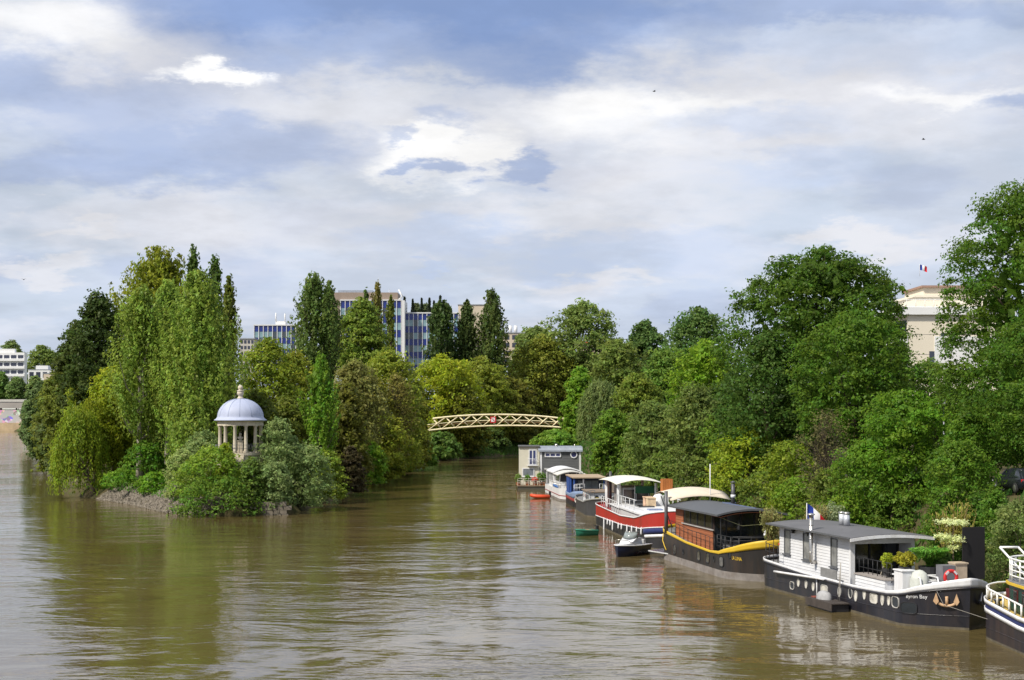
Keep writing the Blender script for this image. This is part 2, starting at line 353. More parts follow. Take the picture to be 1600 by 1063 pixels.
# ---------------------------------------------------------------- the round temple
def build_temple():
    ZB = 6.3; VA = 10.0
    TSTONE = M('temple_stone', (0.56, 0.50, 0.40), 0.85, 0, 0.16, 2.0, 0.3, 18, 0.25, (0.26, 0.23, 0.18), 0.6, (1.5, 1.5, 0.5))
    t = thing('round_temple', 'small round stone temple with blue-grey dome on the island tip', 'temple', (TEMPLE.x, TEMPLE.y, ZB))
    zinc = M('dome_zinc', (0.38, 0.42, 0.56), 0.6, 0.0, 0.10, 1.2, 0.05, 6, 0.35, (0.44, 0.48, 0.60), 0.5, (1, 1, 0.4))
    MB().lathe([(0, 0), (2.75, 0), (2.75, -0.25), (2.6, -0.28), (2.6, -3.6), (0, -3.6)], 40, smooth=False).build('podium', TSTONE, t)
    for i in range(7):        # steps on the camera side
        MB().box((0.15, -2.8 - i * 0.28, -0.3 - i * 0.24), (1.5, 0.34, 0.26)).build('step', TSTONE, t)
    cp = MB().lathe([(0, -2.94), (.27, -2.94), (.27, -2.86), (.23, -2.82), (.235, -2.78), (.195, -2.72), (.20, -1.8), (.165, -.22), (.175, -.20), (.175, -.17), (.165, -.14), (.25, -.07), (.27, 0), (0, 0)], 14)
    me = cp.mesh('column', TSTONE)
    for k in range(12):
        a = R(15 + VA + 30 * k); inst('column', me, t, (2.27 * math.sin(a), -2.27 * math.cos(a), 2.94))
    MB().lathe([(2.02, 2.95), (2.5, 2.95), (2.5, 3.12), (2.47, 3.14), (2.47, 3.36), (2.56, 3.40), (2.62, 3.47), (2.02, 3.47), (2.02, 2.95)], 48, smooth=False).build('entablature', TSTONE, t)
    d = MB().lathe([(2.45, 3.475), (2.84, 3.475), (2.86, 3.56), (2.66, 3.68), (2.52, 3.85)] + [(2.50 * math.cos(a), 3.85 + 2.05 * math.sin(a)) for a in np.linspace(0.05, 1.44, 14)] + [(0.32, 5.90), (0, 5.90)], 48).build('dome', zinc, t)
    for k in range(12):
        a = R(30 * k + 8)
        MB().tube([(2.505 * math.cos(b) * math.sin(a), -2.505 * math.cos(b) * math.cos(a), 3.86 + 2.055 * math.sin(b)) for b in np.linspace(0.03, 1.4, 12)], 0.02, 5).build('seam', M('dome_seam', (0.30, 0.35, 0.48), 0.5, 0.35), d)
    f = MB().lathe([(0, 5.86), (.36, 5.86), (.34, 5.98), (.26, 6.03), (.22, 6.2), (.30, 6.26), (.36, 6.42), (.36, 6.60), (.28, 6.66), (.40, 6.72), (.40, 6.78), (.2, 6.84), (.22, 6.86)] + [(.29 * math.cos(a), 7.08 + .29 * math.sin(a)) for a in np.linspace(-0.85, 1.5, 10)] + [(0, 7.37)], 18).build('finial', TSTONE, t)
    rail = MB()
    for h in (0.45, 0.85): rail.lathe([(2.66, h), (2.69, h), (2.69, h + .04), (2.66, h + .04), (2.66, h)], 40, smooth=False)
    rail.build('railing', M('grey_iron', (0.10, 0.105, 0.12), 0.5, 0.5), t)
    post = MB().tube([(0, 0, 0), (0, 0, 0.9)], 0.022, 6).mesh('baluster', MATS['grey_iron'])
    for k in range(48): a = R(7.5 * k); inst('baluster', post, t, (2.675 * math.sin(a), -2.675 * math.cos(a), 0))
    b = thing('bust_statue', 'pale stone bust on a square pedestal inside the temple', 'statue', (TEMPLE.x + 0.15, TEMPLE.y - 0.9, ZB + 0.01), R(10))
    MB().box((0, 0, .09), (.78, .78, .18)).box((0, 0, .70), (.60, .60, 1.04)).box((0, 0, 1.27), (.70, .70, .10)).build('pedestal', TSTONE, b, bevel=0.015)
    s = MB().lathe([(0, 1.32), (.14, 1.32), (.11, 1.38), (.12, 1.43), (.24, 1.52), (.29, 1.62), (.25, 1.70), (.11, 1.75), (.085, 1.80), (.10, 1.84), (.135, 1.92), (.145, 2.0), (.125, 2.09), (.07, 2.14), (0, 2.155)], 16)
    s.v = [(x * (1.15 if z < 1.76 else 0.95), y * (0.7 if z < 1.76 else 1.08) - (0.03 if z > 1.8 else 0) - (0.03 if 1.87 < z < 1.97 and y < -.1 and abs(x) < .05 else 0), z) for x, y, z in s.v]
    s.build('bust', M('statue_stone', (0.62, 0.58, 0.50), 0.8, 0, 0.2, 4), b)
build_temple()

# ---------------------------------------------------------------- footbridge
def build_footbridge():
    YB = 335.0; cream = M('cream_paint', (0.80, 0.71, 0.46), 0.55, 0, 0.12, 0.6, stain=(0.5, 0.38, 0.2), sfac=0.3)
    xa, xb = (668 - 800) / F * YB, (905 - 800) / F * YB; Lb = xb - xa
    zc = lambda py: EYE - (py - HZ) / F * YB
    bot = lambda u: zc(673.0 - 6.5 * (1 - (2 * u - 1) ** 2) * 1.0 - 2.5 * u)
    top = lambda u: zc(656.5 - 8.5 * (1 - (2 * (u * 0.93 + 0.07) - 1) ** 2))
    deck = lambda u: bot(u) + (top(u) - bot(u)) * 0.36
    t = thing('footbridge', 'cream steel lattice footbridge arching over the side channel', 'bridge', (xa, YB, 0))
    n = 40; us = [i / n for i in range(n + 1)]
    for side, y in ((0, 0.0), (1, 2.6)):
        MB().tube([(Lb * (u * 0.93 + 0.035), y, top(u)) for u in us], 0.19, 6).build('top_chord', cream, t)
        MB().tube([(Lb * u, y, bot(u)) for u in us], 0.19, 6).build('bottom_chord', cream, t)
        K = 11
        for k in range(K):
            for a, b in ((k, k + 1), (k + 1, k)):
                ua, ub = a / K, b / K
                MB().tube([(Lb * ua, y + (0.06 if a > b else -0.06), bot(ua)), (Lb * (ub * 0.93 + 0.035), y + (0.06 if a > b else -0.06), top(ub))], 0.105, 5).build('diagonal_brace', cream, t)
        MB().tube([(Lb * u, y, deck(u) + 0.32) for u in us], 0.07, 6).build('handrail', cream, t)
    g = MB(); rows = [[Vector((Lb * u, yy, deck(u) + dz)) for yy, dz in ((0.25, -.16), (2.35, -.16), (2.35, 0), (0.25, 0))] for u in us]
    g.grid(rows, close=True, smooth=False); g.build('deck', M('bridge_deck', (0.45, 0.27, 0.13), 0.8, 0, 0.25, 0.8), t)
    s = thing('river_sign', 'square red bordered white sign with slanted bar on the footbridge', 'sign', ((770.5 - 800) / F * YB, YB - 0.3, zc(656)))
    bx('panel', M('sign_red', (0.55, 0.02, 0.03), 0.4, 0, 0.08), s, (-.62, -.04, -.68), (.62, .02, .68))
    bx('face', M('sign_white', (0.78, 0.78, 0.78), 0.4, 0, 0.08), s, (-.40, -.052, -.45), (.40, -.041, .45))
    MB().box((0, -.064, 0), (1.05, .02, .13), mat=Matrix.Rotation(R(45), 3, 'Y')).build('slanted_bar', MATS['sign_red'], s)
    for q in ((-.02, .18, .30), (.1, -.2, .34)): MB().box((q[0], -.058, q[1]), (q[2], .008, .09)).build('pictogram', M('sign_black', (0.02, 0.02, 0.02), 0.5), s)
    u = (725 - 668) / 237.0
    person('person', 'person in dark clothes walking across the footbridge', (xa + Lb * u, YB + 1.2, deck(u) + 0.02), 1.76, R(-80))

def person(name, label, loc, h, rz):
    """walking figure grown from a joint skeleton"""
    J = {'pel': (0, 0, .53), 'bel': (0, .005, .60), 'che': (0, .01, .72), 'nec': (0, 0, .83), 'hea': (0, -.012, .885), 'cro': (0, -.008, .955),
         'ls': (.105, .005, .80), 'le': (.135, .04, .64), 'lw': (.125, -.03, .50), 'lh': (.12, -.05, .45), 'rs': (-.105, .005, .80), 're': (-.135, -.03, .64), 'rw': (-.12, -.10, .51), 'rh': (-.115, -.12, .465),
         'lhi': (.055, 0, .50), 'lk': (.06, -.07, .28), 'la': (.06, -.04, .05), 'lt': (.065, -.13, .02), 'rhi': (-.055, 0, .50), 'rk': (-.06, .03, .28), 'ra': (-.06, .13, .07), 'rt': (-.065, .06, .02)}
    Rr = {'pel': .075, 'bel': .068, 'che': .085, 'nec': .032, 'hea': .05, 'cro': .042, 'ls': .04, 'le': .03, 'lw': .02, 'lh': .024, 'rs': .04, 're': .03, 'rw': .02, 'rh': .024,
          'lhi': .06, 'lk': .042, 'la': .027, 'lt': .024, 'rhi': .06, 'rk': .042, 'ra': .027, 'rt': .024}
    E = [('pel', 'bel'), ('bel', 'che'), ('che', 'nec'), ('nec', 'hea'), ('hea', 'cro'), ('che', 'ls'), ('ls', 'le'), ('le', 'lw'), ('lw', 'lh'), ('che', 'rs'), ('rs', 're'), ('re', 'rw'), ('rw', 'rh'),
         ('pel', 'lhi'), ('lhi', 'lk'), ('lk', 'la'), ('la', 'lt'), ('pel', 'rhi'), ('rhi', 'rk'), ('rk', 'ra'), ('ra', 'rt')]
    ks = list(J); me = bpy.data.meshes.new('person'); me.from_pydata([Vector(J[k]) * h for k in ks], [(ks.index(a), ks.index(b)) for a, b in E], [])
    o = inst(name, me, None, loc, (0, 0, rz)); md = o.modifiers.new('skin', 'SKIN'); md.use_smooth_shade = True
    for k, sv in zip(ks, me.skin_vertices[0].data): sv.radius = (Rr[k] * h, Rr[k] * h)
    me.skin_vertices[0].data[0].use_root = True
    o.modifiers.new('sub', 'SUBSURF').levels = 1; o.modifiers['sub'].render_levels = 1
    m = bpy.data.materials.new('walker_clothes'); m.use_nodes = True; nt = m.node_tree; tc = nt.nodes.new('ShaderNodeTexCoord'); sp = nt.nodes.new('ShaderNodeSeparateXYZ'); cr = nt.nodes.new('ShaderNodeValToRGB')
    nt.links.new(tc.outputs['Generated'], sp.inputs[0]); nt.links.new(sp.outputs[2], cr.inputs[0]); nt.links.new(cr.outputs[0], nt.nodes['Principled BSDF'].inputs['Base Color'])
    cr.color_ramp.interpolation = 'CONSTANT'; els = cr.color_ramp.elements
    els[0].color = (0.03, 0.03, 0.045, 1); els[1].position = 0.52; els[1].color = (0.02, 0.025, 0.05, 1)
    e = els.new(0.84); e.color = (0.42, 0.25, 0.18, 1); e = els.new(0.945); e.color = (0.06, 0.035, 0.02, 1)
    me.materials.append(m)
    return tag(o, label, 'person')
build_footbridge()

# ---------------------------------------------------------------- far buildings
def glass_block(name, label, px0, px1, py_top, py_bot, Y, cols, rows, depth=14, crown=None, side=None):
    """office block of blue spandrels and pale glass behind white mullions"""
    a, b = at(px0, py_top, Y), at(px1, py_bot, Y); w = b.x - a.x; h = a.z - b.z
    t = thing(name, label, 'building', (a.x, Y, b.z))
    wht = M('mullion_white', (0.70, 0.70, 0.70), 0.5, 0, 0.05)
    bx('wall', M('block_wall', (0.40, 0.40, 0.40), 0.7), t, (0, 0.25, 0), (w, depth, h))
    pals = [M('pane_navy', (0.010, 0.026, 0.19), 0.25, 0, 0.25, 0.3, spec=0.7), M('pane_teal', (0.20, 0.32, 0.35), 0.15, 0, 0.3, 0.2, spec=0.8), M('pane_grey', (0.05, 0.065, 0.075), 0.10, 0, 0.3, 0.2, spec=0.8)]
    rnd = random.Random(int(px0)); cw = w / cols; rh = h / rows; meshes = {}
    for q in range(3): meshes[q] = MB().span((-cw / 2 + .05, -.06, -rh / 2 + .05), (cw / 2 - .05, .06, rh / 2 - .05)).mesh('pane', pals[q])
    for r in range(rows):
        for c in range(cols):
            q = 0 if r % 2 == 0 else rnd.choice((1, 1, 2))
            inst('pane', meshes[q], t, ((c + .5) * cw, 0.17, h - (r + .5) * rh))
    mu = MB().span((-.10, -.12, 0), (.10, .16, h)).mesh('mullion', wht)
    for c in range(cols + 1): inst('mullion', mu, t, (c * cw, 0, 0))
    bx('parapet', wht, t, (-.2, -.2, h), (w + .2, depth, h + .35))
    return t, w, h
def build_far_buildings():
    Y = 500.0
    t, w, h = glass_block('office_block', 'tall blue glass office block with brown attic behind the poplars', 532, 627, 470, 585, Y, 13, 10)
    attic = M('attic_concrete', (0.30, 0.235, 0.19), 0.85, 0, 0.12, 0.2)
    k = Y / F
    bx('attic', attic, t, (-2.9 * 1.0, .6, h + .36), (w - 1.2, 12, h + 13 * k))
    bx('plant_room', M('plant_screen', (0.34, 0.38, 0.45), 0.5, 0.3, 0.2, 2), t, (-1, 2, h + 13 * k), (w * .52, 11, h + 17 * k))
    bx('end_wall', M('mullion_white'), t, (w + .21, -.3, 0), (w + 1.1, 13, h + .1))
    bx('stair_wall', attic, t, (-4.2, .6, 0), (-.25, 12, h + .3))
    MB().tube([(w * .6, 5, h), (w * .6, 5, h + 38 * k)], .06, 5).tube([(w * .78, 5, h), (w * .78, 5, h + 20 * k)], .06, 5).build('antenna', M('antenna_metal', (0.6, 0.6, 0.6), 0.4, 0.5), t)
    MB().tube([(w - 1.0, 1, h + .4), (w + .4, .2, h + 1.3), (w - .9, .6, h + 3.6)], .28, 6).build('roof_crane', M('mullion_white'), t)
    t, w, h = glass_block('office_wing', 'blue glass office wing with rooftop cypresses between the poplars', 632, 716, 490, 590, Y + 4, 12, 10)
    t3, w3, h3 = glass_block('low_office', 'low dark blue glass office left of the tall poplar clump', 397, 462, 509, 575, Y + 10, 9, 7)
    k = (Y + 10) / F
    bx('lift_house', M('mullion_white'), t3, (w3 * .47, 4, h3 + .36), (w3 * .71, 8, h3 + 8 * k))
    MB().tube([(w3 * .48, 4, h3 + 8 * k), (w3 * .48, 4, h3 + 21 * k)], .22, 6).build('mast', M('mullion_white'), t3)
    MB().tube([(w3 * .70, 4, h3 + 8 * k), (w3 * .70, 4, h3 + 20 * k)], .22, 6).build('mast', M('mullion_white'), t3)
    cream = M('cream_render', (0.58, 0.49, 0.38), 0.85, 0, 0.1, 0.15)
    def plain(name, label, px0, px1, py0, py1, Y, mat, cols, rows, rf=None, depth=12):
        a, b = at(px0, py0, Y), at(px1, py1, Y); w = b.x - a.x; h = a.z - b.z
        t = thing(name, label, 'building', (a.x, Y, b.z))
        bx('wall', mat, t, (0, 0, 0), (w, depth, h)); bx('roof', rf or M('zinc_roof', (0.33, 0.35, 0.38), 0.5, 0.3), t, (-.2, -.2, h), (w + .2, depth + .2, h + .3))
        if cols:
            cw, rh = w / cols, h / rows; me = MB().span((-cw * .32, -.07, -rh * .28), (cw * .32, .05, rh * .28)).mesh('window', glass('far_window', (0.03, 0.035, 0.06), 0.1))
            for r in range(rows):
                for c in range(cols): inst('window', me, t, ((c + .5) * cw, 0, h - (r + .5) * rh))
        return t, w, h
    plain('apartment_building', 'cream block half hidden between poplars right of the office wing', 716, 762, 477, 590, Y + 20, cream, 0, 0)
    t, w, h = plain('apartment_building', 'small cream building with twin white flues behind the slim poplar', 786, 822, 521, 570, Y - 10, cream, 3, 4)
    for q in (.32, .55): MB().tube([(w * q, 3, h), (w * q, 3, h + 2.6)], 0.55, 12).build('flue', M('mullion_white'), t)
    plain('apartment_building', 'pale apartment block seen in the gap beside the large poplar', 375, 397, 530, 600, Y - 30, M('grey_render', (0.50, 0.47, 0.42), 0.85, 0, 0.12, 0.2), 4, 8)
    plain('tiled_house', 'orange tiled house glimpsed under the plane tree crown', 908, 952, 536, 575, 420, cream, 5, 3, M('red_tile', (0.48, 0.14, 0.05), 0.8, 0, 0.25, 1.5))
    # left, beyond the main arm of the river
    Yl = 900.0
    a, b = at(-60, 551, Yl), at(38, 640, Yl); w = b.x - a.x; h = a.z - b.z
    t = thing('white_building', 'white terraced apartment block with balcony bands at far left', 'building', (a.x, Yl, b.z))
    wh = M('white_render', (0.75, 0.75, 0.75), 0.8, 0, 0.06, 0.1); gl = glass('far_window')
    bx('wall', wh, t, (0, 0, 0), (w, 5, h))
    for i in range(5):
        z = h - 3.4 - i * 4.5
        for c in range(9): bx('window', gl, t, (w * (c + .08) / 9, -.1, z), (w * (c + .86) / 9, .05, z + 1.9))
        bx('balcony', wh, t, (-.4, -1.3, z - 1.6), (w + .4, -.12, z - .3))
    bx('roof_terrace', wh, t, (2, 1, h), (w - 6, 4, h + 2.2))
    t, w, h = plain('white_house', 'small white house with stepped roof beyond the road bridge', 44, 86, 578, 625, 930, wh, 4, 3)
    bx('stair_head', wh, t, (w * .25, 2, h), (w * .7, 8, h + 2.6))
    t, w, h = plain('cream_building', 'small cream building between far trees', 68, 80, 584, 626, 880, cream, 0, 0)
    # road bridge
    conc = M('bridge_concrete', (0.36, 0.33, 0.30), 0.85, 0, 0.15, 0.1)
    Yb = 790.0; zt = at(0, 627, Yb).z; x0 = at(-420, 0, Yb).x; x1 = at(120, 0, Yb).x
    t = thing('road_bridge', 'low concrete road bridge crossing the river at far left', 'bridge', (0, Yb, 0))
    bx('deck', conc, t, (x0, 0, zt - 3.6), (x1, 16, zt)); bx('parapet', M('parapet_concrete', (0.52, 0.5, 0.46), 0.85), t, (x0, -.25, zt - .35), (x1, .1, zt + .9))
    for px in (-330, -180, -30): bx('pier', conc, t, (at(px, 0, Yb).x, 3, -3), (at(px, 0, Yb).x + 4, 13, zt - 3.6))
    grm = bpy.data.materials.new('graffiti_wall'); grm.use_nodes = True; nt = grm.node_tree; b_ = nt.nodes['Principled BSDF']
    tc = nt.nodes.new('ShaderNodeTexCoord'); vo = nt.nodes.new('ShaderNodeTexVoronoi'); vo.inputs['Scale'].default_value = 0.55; nz = nt.nodes.new('ShaderNodeTexNoise'); nz.inputs['Scale'].default_value = 0.25
    mx = nt.nodes.new('ShaderNodeMix'); mx.data_type = 'RGBA'; cr = nt.nodes.new('ShaderNodeMapRange'); cr.inputs[1].default_value = .5; cr.inputs[2].default_value = .56; cr.inputs[4].default_value = .6
    nt.links.new(tc.outputs['Object'], vo.inputs['Vector']); nt.links.new(tc.outputs['Object'], nz.inputs['Vector']); nt.links.new(nz.outputs[0], cr.inputs[0]); nt.links.new(cr.outputs[0], mx.inputs[0])
    mx.inputs[6].default_value = (0.42, 0.42, 0.43, 1); nt.links.new(vo.outputs['Color'], mx.inputs[7]); nt.links.new(mx.outputs[2], b_.inputs['Base Color']); b_.inputs['Roughness'].default_value = .8
    t = thing('embankment_wall', 'grey embankment wall with coloured graffiti under the road bridge', 'wall', (0, Yb - 9, 0))
    bx('wall', grm, t, (x0, 0, 4.2), (x1, 2, zt - 4.6)); bx('footing', M('sand_stone', (0.50, 0.38, 0.24), 0.9, 0, 0.2, 0.3), t, (x0, -6, -1), (x1, 2.2, 4.15))
    # right-hand building
    Yr = 185.0; a, b = at(1408, 492, Yr), at(1500, 640, Yr); w = b.x - a.x + 6; h = a.z - b.z
    t = thing('apartment_building', 'cream apartment block with roof terrace behind the right bank chestnuts', 'building', (a.x, Yr, b.z))
    cr2 = M('warm_render', (0.74, 0.67, 0.55), 0.85, 0, 0.06, 0.2); k = Yr / F
    bx('wall', cr2, t, (.8, 0, 0), (w, 14, h))
    for i in range(3): bx('facade_joint', M('joint_grey', (0.35, 0.32, 0.28), 0.9), t, (.79, -.012, h - 2.4 - i * 2.4), (w, .02, h - 2.34 - i * 2.4))
    bx('cornice', M('white_render'), t, (-.6, -.45, h), (w + .6, 15, h + .9))
    bx('side_balcony', M('white_render'), t, (-.3, -.1, h - 3.4), (.78, 10, h - 2.5)); bx('side_balcony', M('white_render'), t, (-.3, -.1, h - 6.2), (.78, 10, h - 5.3)); bx('side_window', gl, t, (.74, .6, h - 8), (.8, 9, h - .6))
    for x_, z_ in ((62 * k, h - 3.2), (44 * k, h - 5.4)): bx('window', gl, t, (x_, -.05, z_ - 1.1), (x_ + .6, .05, z_ + 1.0))
    bx('shutter', M('white_render'), t, (44 * k + .62, -.09, h - 6.6), (w - .2, .03, h - 2.6))
    bx('attic', cr2, t, (2.3, 2.5, h + .9), (w, 12, h + 2.3)); bx('attic_cornice', cr2, t, (2.1, 2.3, h + 2.3), (w + .2, 12.2, h + 2.55))
    for i in range(3): bx('attic_window', gl, t, (w - 3.2 + i * .9, 2.94, h + 2.6), (w - 2.5 + i * .9, 3.05, h + 3.3))
    bx('upper_attic', cr2, t, (3.5, 3, h + 2.55), (w, 12, h + 3.5)); bx('roof_edge', M('roof_brown', (0.32, 0.2, 0.15), 0.8), t, (3.2, 2.6, h + 3.5), (w + .2, 12.4, h + 3.75))
    MB().tube([(x_, -.35, h + .9) for x_ in (-.5, w)], .04, 5).build('terrace_rail', M('white_render'), t)
    for i in range(12): MB().tube([(-.5 + i * w / 12, -.35, h + .9), (-.5 + i * w / 12, -.35, h + 1.8)], .03, 5).build('rail_post', M('white_render'), t)
    MB().tube([(-.5, -.35, h + 1.8), (w, -.35, h + 1.8)], .035, 5).build('terrace_rail', M('white_render'), t)
    flag('flag', 'small tricolour flag on the roof of the right bank building', at(1437, 432, Yr + 3), 1.5, 1.1)
def flag(name, label, loc, h, w, droop=0.25):
    t = thing(name, label, 'flag', loc)
    MB().tube([(0, 0, 0), (0, 0, h)], .025, 6).build('pole', M('pole_white', (0.7, 0.7, 0.72), 0.4), t)
    for i, c in enumerate(((0.01, 0.035, 0.26), (0.78, 0.78, 0.78), (0.60, 0.01, 0.02))):
        rows = []
        for r in range(6):
            z = h - .05 - r / 5 * w * .62
            rows.append([Vector((.03 + (i + q / 4) / 3 * w * .8, .07 * math.sin((i + q / 4) * 2.4 + r * .5), z - droop * ((i + q / 4) / 3) ** 1.3 * w)) for q in range(5)])
        MB().grid(rows).build('flag_stripe', M('flag_%d' % i, c, 0.7, 0, 0.08), t)
build_far_buildings()
# ================================================================ trees
def leaf_material():
    m = bpy.data.materials.new('leaves'); m.use_nodes = True; nt = m.node_tree; nt.nodes.clear()
    N = nt.nodes.new; L = nt.links.new
    oi = N('ShaderNodeObjectInfo'); at_ = N('ShaderNodeAttribute'); at_.attribute_name = 'tone'
    sep = N('ShaderNodeSeparateColor'); L(at_.outputs['Color'], sep.inputs[0])
    hs = N('ShaderNodeHueSaturation'); L(oi.outputs['Color'], hs.inputs['Color'])
    r1 = N('ShaderNodeMapRange'); L(sep.outputs[0], r1.inputs[0]); r1.inputs[3].default_value = 0.48; r1.inputs[4].default_value = 0.525; L(r1.outputs[0], hs.inputs['Hue'])
    r2 = N('ShaderNodeMapRange'); L(sep.outputs[1], r2.inputs[0]); r2.inputs[3].default_value = 0.9; r2.inputs[4].default_value = 2.2; L(r2.outputs[0], hs.inputs['Value'])
    df = N('ShaderNodeBsdfPrincipled'); L(hs.outputs[0], df.inputs['Base Color']); df.inputs['Roughness'].default_value = 0.5; df.inputs['Specular IOR Level'].default_value = 0.18
    tr = N('ShaderNodeBsdfTranslucent')
    h2 = N('ShaderNodeHueSaturation'); L(hs.outputs[0], h2.inputs['Color']); h2.inputs['Hue'].default_value = 0.493; h2.inputs['Value'].default_value = 1.7; L(h2.outputs[0], tr.inputs[0])
    mx = N('ShaderNodeMixShader'); mx.inputs[0].default_value = 0.42; L(df.outputs[0], mx.inputs[1]); L(tr.outputs[0], mx.inputs[2])
    o = N('ShaderNodeOutputMaterial'); L(mx.outputs[0], o.inputs[0]); return m
LEAF = leaf_material()
BARK = M('bark', (0.10, 0.08, 0.06), 0.9, 0, 0.3, 3, 0.6, 12, 0.1)
BARKP = M('pale_bark', (0.33, 0.30, 0.25), 0.9, 0, 0.3, 2, 0.4, 8, 0.1, (0.12, 0.11, 0.09), 0.7)

def unit(a): return a / np.maximum(np.linalg.norm(a, axis=-1, keepdims=True), 1e-9)
def leaf_mesh(rng, pos, nrm, size, tone, asp=0.62, udir=None):
    n = len(pos); nrm = unit(nrm)
    ref = rng.normal(size=(n, 3)) if udir is None else udir + rng.normal(size=(n, 3)) * 0.35
    u = unit(np.cross(np.cross(nrm, ref), nrm)) ; v = np.cross(nrm, u)
    s = size[:, None]
    bend = nrm * s * 0.22
    vs = np.empty((n, 4, 3), np.float32)
    vs[:, 0] = pos + u * s - bend; vs[:, 1] = pos + v * s * asp + bend * 0.5; vs[:, 2] = pos - u * s - bend; vs[:, 3] = pos - v * s * asp + bend * 0.5
    me = bpy.data.meshes.new('crown')
    me.vertices.add(4 * n); me.vertices.foreach_set('co', vs.ravel())
    me.loops.add(4 * n); me.loops.foreach_set('vertex_index', np.arange(4 * n, dtype=np.int32))
    me.polygons.add(n); me.polygons.foreach_set('loop_start', np.arange(0, 4 * n, 4, dtype=np.int32))
    me.update(calc_edges=True)
    a = me.attributes.new('tone', 'FLOAT_COLOR', 'FACE')
    c = np.ones((n, 4), np.float32); c[:, 0] = np.clip(tone[:, 0], 0, 1); c[:, 1] = np.clip(tone[:, 1], 0, 1); c[:, 2] = 0
    a.data.foreach_set('color', c.ravel())
    me.materials.append(LEAF)
    return me
def lobes(rng, ang, u):
    p = rng.uniform(0, 6.28, 6)
    return 1 + 0.10 * np.sin(2 * ang + p[0] + 2 * u) + 0.09 * np.sin(3 * ang + p[1] - 3 * u) + 0.07 * np.sin(5 * ang + p[2] + 5 * u) + 0.06 * np.sin(9 * u + p[3] + ang)
PROF = {
    'round': lambda u: np.clip(1 - np.abs(2 * np.clip(u * 0.86 + 0.14, 0, 1) - 1) ** 2.6, 0, 1) ** 0.5,
    'dome': lambda u: np.clip(1 - np.clip(u * 0.98, 0, 1) ** 2.6, 0, 1) ** 0.5,
    'cone': lambda u: np.clip((1 - u), 0, 1) ** 0.75 * np.clip(u * 5 + 0.4, 0, 1),
    'oval': lambda u: np.clip(np.sin(np.pi * (0.06 + 0.92 * u ** 0.9)), 0, 1) ** 0.7,
    'spindle': lambda u: np.clip(np.sin(np.pi * (0.10 + 0.88 * u ** 1.12)), 0, 1) ** 0.75,
    'column': lambda u: np.clip(1 - np.abs(2 * u - 0.9) ** 2.6 / 1.3, 0.02, 1) ** 0.7,
}
